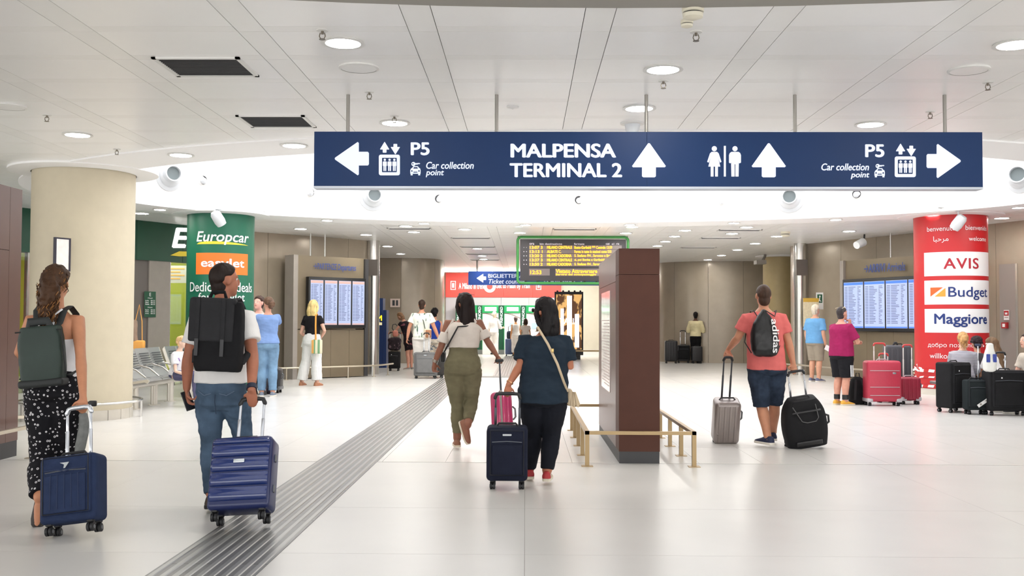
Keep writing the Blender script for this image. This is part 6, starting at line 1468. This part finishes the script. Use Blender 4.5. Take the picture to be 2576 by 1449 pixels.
MB().rbox(M @ V((0, -.002, -.185)), (.296, .175, .055), .02, 3, M).build('base_panel', GRD, t)
mb = MB(); mb.tube([M @ V(p) for p in ((-.07, -.03, .19), (-.06, -.035, .235), (.06, -.035, .235), (.07, -.03, .19))], .028, 10, side=V((0, 0, 1)), flat=.4); mb.build('top_handle', GRD, t)
MB().tube([M @ V(p) for p in ((-.15, -.05, .17), (.15, -.05, .17), (.158, -.04, -.13))], .006, 6).build('zip', GRD, t)
J = w1.J
for q, sx in (('l', -1), ('r', 1)):
    a = w1.o + J['sh' + q].lerp(J['neck'], .42) + V((0, -.0, .06)); pts = [g0 + M @ V((sx * .07, .03, .18)), a + V((-sx * .015, -.10, -.1)), a + V((0, -.07, -.015)), a + V((sx * .01, .0, .012)), a + V((sx * .01, .09, -.04)), a + V((sx * .03, .13, -.2)), g0 + M @ V((sx * .17, .2, -.1)), g0 + M @ V((sx * .15, .03, -.15))]
    MB().tube([p - g0 for p in pts], .026, 8, side=V((1, 0, 0)), flat=.2).build('shoulder_strap', GRD, t)
# black backpack
g0 = at(550, 842, 7.06); t = thing('backpack', 'black roll-top backpack on the man in white t-shirt', 'backpack', g0); S7 = 7.06 / FX
BKP = cloth('pack_black', (42, 42, 44), .1, 8, .3, 300, .8); BKD = cloth('pack_black_dark', (24, 24, 26), .1)
M = Matrix.Rotation(.04, 3, 'Y'); mb = MB(); R = []
for i in range(12):
    u = i / 11; z = (-.5 + u) * 178 * S7 - .01; w = (118 + 14 * (1 - u) * math.sin(PI * min(1, (1 - u) * 1.5))) * S7 / 2; R.append([M @ p for p in ringpts((.012 * (1 - u), 0, z), V((1, 0, 0)), V((0, 1, 0)), w * (.9 if u < .05 else 1), .085 * (.75 + .35 * (1 - u)), 28, 4.5)])
me = remesh(mb.loft(R), .012, 5); mesh_obj('bag_body', wrinkle(me, .005, (8, 8, 8), 4), BKD, t)
MB().rbox(M @ V((-.035, -.065, .095)), (112 * S7, .05, 104 * S7), .016, 3, M).build('flap', BKP, t)
MB().rbox(M @ V((-.03, -.05, .235)), (116 * S7, .08, .05), .022, 3, M).build('roll_top', BKP, t)
for x in (-.125, .055):
    MB().rbox(M @ V((x, -.096, .1)), (.028, .006, .32), .003, 2, M).build('flap_strap', BKP, t); MB().rbox(M @ V((x, -.098, -.09)), (.027, .007, .12), .003, 2, M).build('strap_end', mat('strap_charcoal', (58, 58, 60), .7), t)
MB().tube([M @ V(p) for p in ((-.075, .0, .26), (-.055, -.01, .30), (.03, -.01, .302), (.04, .0, .26))], .013, 8).build('top_handle', BKD, t)
J = m2.J
for q, sx in (('l', -1), ('r', 1)):
    a = m2.o + J['sh' + q].lerp(J['neck'], .40) + V((0, 0, .092)); pts = [g0 + M @ V((sx * .09 - .02, .03, .22)), a + V((-sx * .02, -.15, -.05)), a + V((0, -.075, .0)), a + V((sx * .005, .02, .012)), a + V((sx * .01, .11, -.06)), a + V((sx * .05, .15, -.24)), g0 + M @ V((sx * .19, .12, -.12)), g0 + M @ V((sx * .16, .03, -.2))]
    MB().tube([p - g0 for p in pts], .03, 8, side=V((1, 0, 0)), flat=.25).build('shoulder_strap', BKP, t)
# phone in the man's left hand
pw = m2.o + m2.J['wrl'] + V((.014, -.012, -.085)); t = thing('phone', 'dark phone held low in the left hand of the man in white', 'phone', pw)
M = Matrix.Rotation(-.35, 3, 'Y') @ Matrix.Rotation(.7, 3, 'Z')
MB().rbox((0, 0, 0), (.07, .009, .145), .004, 2, M).build('case', BLACK, t); MB().rbox(M @ V((0, -.005, 0)), (.062, .002, .13), .001, 1, M).build('screen', mat('phone_glass', (34, 36, 42), .1), t)
# drawstring bag
g0 = at(1924, 838, 11.0); t = thing('drawstring_bag', 'black drawstring bag with white lettering on the pink shirt', 'bag', g0); S1 = 11.0 / FX
mb = MB(); R = []
for u, wd, dp in ((-.5, .55, .03), (-.46, .85, .06), (-.36, 1.0, .085), (-.2, 1.02, .09), (0, .98, .08), (.2, .8, .06), (.36, .48, .045), (.45, .22, .03), (.5, .12, .02)): R.append(ringpts((.0 - .01 * u, .02, u * 118 * S1), V((1, 0, 0)), V((0, 1, 0)), 34 * S1 * wd, dp, 24, 2.8))
me = remesh(mb.loft(R), .01, 3); mesh_obj('bag_body', wrinkle(me, .006, (14, 14, 7), 2), mat('nylon_black', (20, 20, 22), .4, bump=.15, bs=40), t)
def adi(u, v): return V((.05 + v * .078 + .02 * math.sin(u * 2.2), -.078 + .028 * abs(u - .5) + .03 * v, .155 - u * .37))
letters('adidas', adi, PWHITE, t, None, 'lettering', .03)
for sx in (-1, 1):
    q = 'l' if sx < 0 else 'r'; a = m5.o + m5.J['sh' + q].lerp(m5.J['neck'], .35) + V((0, 0, .06)); pts = [g0 + V((sx * .012, -.01, .245)), a + V((-sx * .03, -.11, -.06)), a + V((0, -.05, .005)), a + V((sx * .01, .05, .0)), a + V((sx * .03, .13, -.15)), g0 + V((sx * .2, .1, -.1)), g0 + V((sx * .14, .03, -.22))]
    MB().tube([p - g0 for p in pts], .006, 8).build('cord', BLACK, t)
# cross-body bag of the navy woman
g0 = at(1433, 1000, 8.52); t = thing('crossbody_bag', 'small beige cross-body bag with a tassel at the right hip of the woman in navy', 'bag', g0)
BGB = mat('leather_beige', (196, 176, 146), .55, var=.1); J = w4.J; a = w4.o + J['shl'].lerp(J['neck'], .62) + V((0, 0, .05))
MB().rbox((0, .06, 0), (.05, .19, .14), .02, 3).build('pouch', BGB, t); mbx = MB()
for k in range(9): mbx.tube([(.02 + .003 * k, -.02 - .004 * k, .05), (.03 + .009 * k - .02, -.04 + .005 * (k % 3), -.06 - .006 * (k % 4))], [.006, .008], 6)
mbx.build('tassel', BGB, t)
P = [a + V((-.01, .06, .0)), a + V((.0, -.04, .0))]
for px, pyy, yo in ((1352, 822, .172), (1378, 865, .195), (1402, 915, .20), (1418, 960, .175), (1428, 985, .10)): P.append(at(px, pyy, 8.53 - yo))
P.append(g0 + V((0, .03, .06)))
MB().tube([p - g0 for p in P], .0105, 8, side=V((1, 0, 0)), flat=.35).build('strap', BGB, t); c = at(1390, 882, 8.315) - g0; MB().rbox(c, (.022, .01, .034), .004, 2).build('strap_buckle', mat('buckle_gold', (200, 170, 110), .3, metal=.7), t)
# thin strap of the long-haired woman
g0 = w3_.o + w3_.J['hip'] + V((-.2, .05, .12)); t = thing('shoulder_bag', 'thin dark bag strap crossing the cream top of the long-haired woman', 'bag', g0)
a = w3_.o + w3_.J['neck']; MB().tube([p - g0 for p in (a + V((.08, .04, .0)), a + V((.06, -.1, -.06)), at(1152, 822, 10.87 - .16), at(1137, 850, 10.87 - .15), g0 + V((.0, -.06, .03)), g0)], .009, 8).build('strap', BLACK, t); MB().rbox((-.02, .06, -.03), (.05, .16, .12), .02, 2).build('pouch', LEATHERB, t)
# grey cardigan hanging from the hand, dark pouch
g0 = at(204, 1090, 6.93); t = thing('cardigan', 'grey cardigan hanging beside the patterned trousers', 'garment', g0); R = []
for i in range(9):
    u = i / 8; R.append(ringpts((.012 * math.sin(u * 5) - .012 * u + .01, 0, .14 - u * .30), V((1, 0, 0)), V((0, 1, 0)), .026 + .012 * math.sin(u * 3.2), .045, 20, 2))
me = remesh(MB().loft(R), .008, 3); mesh_obj('knit_body', wrinkle(me, .008, (20, 20, 5)), cloth('knit_grey', (120, 122, 120), .15, 30), t)
g0 = at(230, 1015, 6.86); t = thing('pouch', 'small black pouch held beside the suitcase handle by the curly-haired woman', 'pouch', g0)
MB().rbox((.01, 0, 0), (.05, .03, .04), .008, 2).rbox((-.03, 0, .005), (.06, .02, .016), .005, 2).build('pouch_body', BLACK, t)
# blonde woman's bag and papers
B4 = b4.o; J = b4.J; g0 = B4 + J['hip'] + V((.13, -.19, -.13)); t = thing('tote_bag', 'striped green and orange tote bag of the blonde woman', 'bag', g0)
MB().rbox((0, 0, 0), (.24, .05, .3), .02, 2).build('bag_body', pattern('tote_stripe', 'wave', (226, 220, 190), (120, 160, 120), 3.2, .8, .5), t); MB().rbox((-.08, -.006, 0), (.05, .05, .29), .015, 2).build('orange_stripe', mat('tote_orange', (222, 160, 84), .8), t)
a = B4 + J['shr'].lerp(J['neck'], .4); MB().tube([p - g0 for p in (g0 + V((-.06, 0, .15)), a + V((.02, -.17, -.5)), a + V((.01, -.16, -.2)), a + V((0, -.1, .03)), a + V((0, .02, .065)), a + V((.02, .13, -.1)))], .018, 8, side=V((1, 0, 0)), flat=.25).build('strap', mat('tote_strap', (226, 156, 66), .7), t)
g0 = B4 + J['wrl'] + V((-.03, -.02, -.1)); t = thing('paper_sheets', 'white paper sheets in the left hand of the blonde woman', 'paper', g0); MB().obox((0, 0, 0), (.2, .004, .26), Matrix.Rotation(.25, 3, 'Y') @ Matrix.Rotation(.3, 3, 'X')).build('sheet', TEEW, t, smooth=False); MB().obox((.02, -.01, -.01), (.2, .003, .25), Matrix.Rotation(.15, 3, 'Y') @ Matrix.Rotation(.3, 3, 'X')).build('sheet', PWHITE, t, smooth=False)
# palm shirt man's bag
g0 = b7.o + b7.J['hip'] + V((.17, -.2, .06)); t = thing('shoulder_bag', 'tan and white saddle bag on the palm leaf shirt', 'bag', g0)
MB().rbox((0, 0, 0), (.19, .07, .25), .06, 4).build('bag_body', mat('leather_white', (226, 208, 186), .6), t); MB().rbox((.02, -.02, .0), (.15, .05, .2), .05, 3).build('flap', mat('leather_tan', (168, 116, 82), .6), t)
a = b7.o + b7.J['neck']; MB().tube([p - g0 for p in (g0 + V((-.06, 0, .1)), a + V((.06, -.16, -.2)), a + V((-.04, -.12, -.04)), a + V((-.09, .0, .02)), a + V((-.06, .1, -.1)))], .012, 8).build('strap', mat('strap_olive', (90, 96, 84), .7), t)
# orange bag by the column
g0 = b10.o + b10.J['hip'] + V((.24, -.1, .02)); t = thing('handbag', 'orange handbag beside the beige column', 'bag', g0); MB().rbox((0, 0, 0), (.26, .1, .2), .03, 3).build('bag_body', mat('leather_orange', (236, 168, 78), .5), t); MB().tube([(-.08, 0, .1), (-.06, .03, .45), (.0, .05, .75), (.06, .03, .45), (.08, 0, .1)], .008, 8).build('strap', mat('leather_orange', (236, 168, 78), .5), t)
# old man's papers
g0 = b1.o + b1.J['wrr'] + V((.05, -.06, -.1)); t = thing('paper_sheets', 'white papers in the hand of the bearded man in blue', 'paper', g0); MB().obox((0, 0, 0), (.16, .01, .12), Matrix.Rotation(.5, 3, 'Y')).build('sheet', PWHITE, t, smooth=False); MB().rbox((.06, -.01, -.08), (.07, .03, .1), .02, 2).build('dark_case', BLACK, t)
# black backpack on the floor
B = onz(2157, 1017); t = thing('backpack', 'black backpack standing on the floor beside the big red suitcase', 'backpack', B); R = []
for u, w_, dd in ((0, .13, .09), (.04, .145, .1), (.25, .15, .11), (.45, .13, .1), (.55, .1, .08), (.6, .05, .04)): R.append(ringpts((0, 0, u * .78 + .001), V((1, 0, 0)), V((0, 1, 0)), w_, dd, 22, 3))
me = remesh(MB().loft(R), .012, 2); mesh_obj('bag_body', wrinkle(me, .006), BKD, t); MB().tube([(-.03, 0, .46), (-.02, 0, .53), (.03, 0, .53), (.04, 0, .46)], .01, 8).build('top_handle', BLACK, t)
for sx in (-1, 1): MB().tube([(sx * .05, -.08, .42), (sx * .07, -.125, .3), (sx * .08, -.12, .08)], .022, 8, side=V((1, 0, 0)), flat=.3).build('shoulder_strap', BKP, t)
# white plastic bag with blue print, on the small case's handle
g0 = at(2490, 899, 14.87); t = thing('plastic_bag', 'white plastic bag with blue print hanging on a suitcase handle', 'bag', g0); R = []
for u, w_, dd in ((-.5, .05, .04), (-.45, .085, .07), (-.2, .095, .08), (.1, .08, .06), (.35, .055, .04), (.47, .045, .03), (.5, .02, .015)): R.append(ringpts((.012 * u, 0, u * .42), V((1, 0, 0)), V((0, 1, 0)), w_, dd, 20, 2.4))
me = remesh(MB().loft(R), .01, 2); mesh_obj('bag_body', wrinkle(me, .007, (14, 14, 6)), mat('plastic_white', (226, 226, 220), .4), t)
MB().tube([(-.01, 0, .18), (-.04, .0, .205), (-.06, .0, .2)], .008, 6).build('bag_handle', mat('plastic_white', (226, 226, 220), .4), t)
for x in (-.055, .04): MB().rbox((x, -.072, -.01), (.055, .016, .12), .007, 2).build('blue_print', mat('bag_blue', (40, 62, 150), .4), t)
# patterned bag and red pouch on the small trolley
B = onz(992, 933); t = thing('patterned_bag', 'dark patterned bag resting on the small black trolley case', 'bag', (B.x, B.y, .60)); me = remesh(MB().rbox((0, 0, .16), (.36, .26, .36), .08, 3), .014, 2); mesh_obj('bag_body', wrinkle(me, .02, (9, 9, 9)), pattern('bag_dark_print', 'blot', (40, 30, 36), (104, 86, 92), 12, .8, .6), t)
t = thing('pouch', 'red and white pouch with a hooked handle above the patterned bag', 'pouch', (B.x + .02, B.y, .96)); MB().rbox((0, 0, .09), (.16, .1, .18), .05, 3).build('pouch_body', mat('pouch_red', (190, 120, 104), .6), t); MB().tube([(-.04, 0, .16), (-.09, 0, .24), (-.07, 0, .34), (.0, 0, .36), (.06, 0, .3)], .012, 8).build('hook_handle', GRIPB, t)
# dark bag by the couple, backpack at the machines
B = onz(660, 994); t = thing('duffel_bag', 'dark bag on the floor beside the legs of the hugging couple', 'bag', (B.x, 19.0, 0)); me = remesh(MB().rbox((0, 0, .26), (.3, .25, .52), .09, 3), .016, 2); mesh_obj('bag_body', wrinkle(me, .012), cloth('bag_plum', (54, 48, 58), .2), t); MB().tube([(-.08, 0, .5), (-.05, 0, .6), (.05, 0, .6), (.08, 0, .5)], .012, 8).build('handle', BLACK, t)
g0 = at(1285, 838, 41.0); t = thing('backpack', 'dark backpack on top of the blue suitcase at the ticket machines', 'backpack', (g0.x, 41.0, .70)); me = remesh(MB().rbox((0, 0, .16), (.34, .24, .34), .08, 3), .02, 2); mesh_obj('bag_body', me, cloth('bag_slate', (60, 66, 84), .2), t); MB().tube([(-.1, 0, .3), (-.1, 0, .5), (.02, 0, .55), (.1, 0, .4), (.1, 0, .3)], .014, 8).build('handle', BLACK, t)
# backless seat under the three seated people
t = thing('backless_bench', 'backless steel bench under the seated group behind the suitcases', 'bench', (at(2465, 900, 16.65).x, 16.65, 0))
MB().rbox((0, 0, .40), (1.5, .42, .05), .015, 2).build('seat', MESH, t)
for x in (-.5, .5): MB().tube([(x, 0, 0), (x, 0, .38)], .05, 12).build('leg', CREAM, t)
B = onz(2290, 960); t = thing('tape_heap', 'crumpled white tape hanging by the red column and the red suitcase', 'barrier tape', at(2312, 940, 19.2)); rnd = random.Random(3); mb = MB()
for k in range(5): a_ = V((rnd.uniform(-.12, .12), rnd.uniform(-.05, .05), rnd.uniform(-.14, .14))); b_ = a_ + V((rnd.uniform(-.12, .12), rnd.uniform(-.05, .05), rnd.uniform(-.1, .1))); mb.tube([a_, (a_ + b_) / 2 + V((0, 0, .03)), b_], .02, 6, side=V((0, .4, 1)), flat=.1)
mb.build('tape_loops', PWHITE, t)
bpy.data.scenes.remove(_tmp)
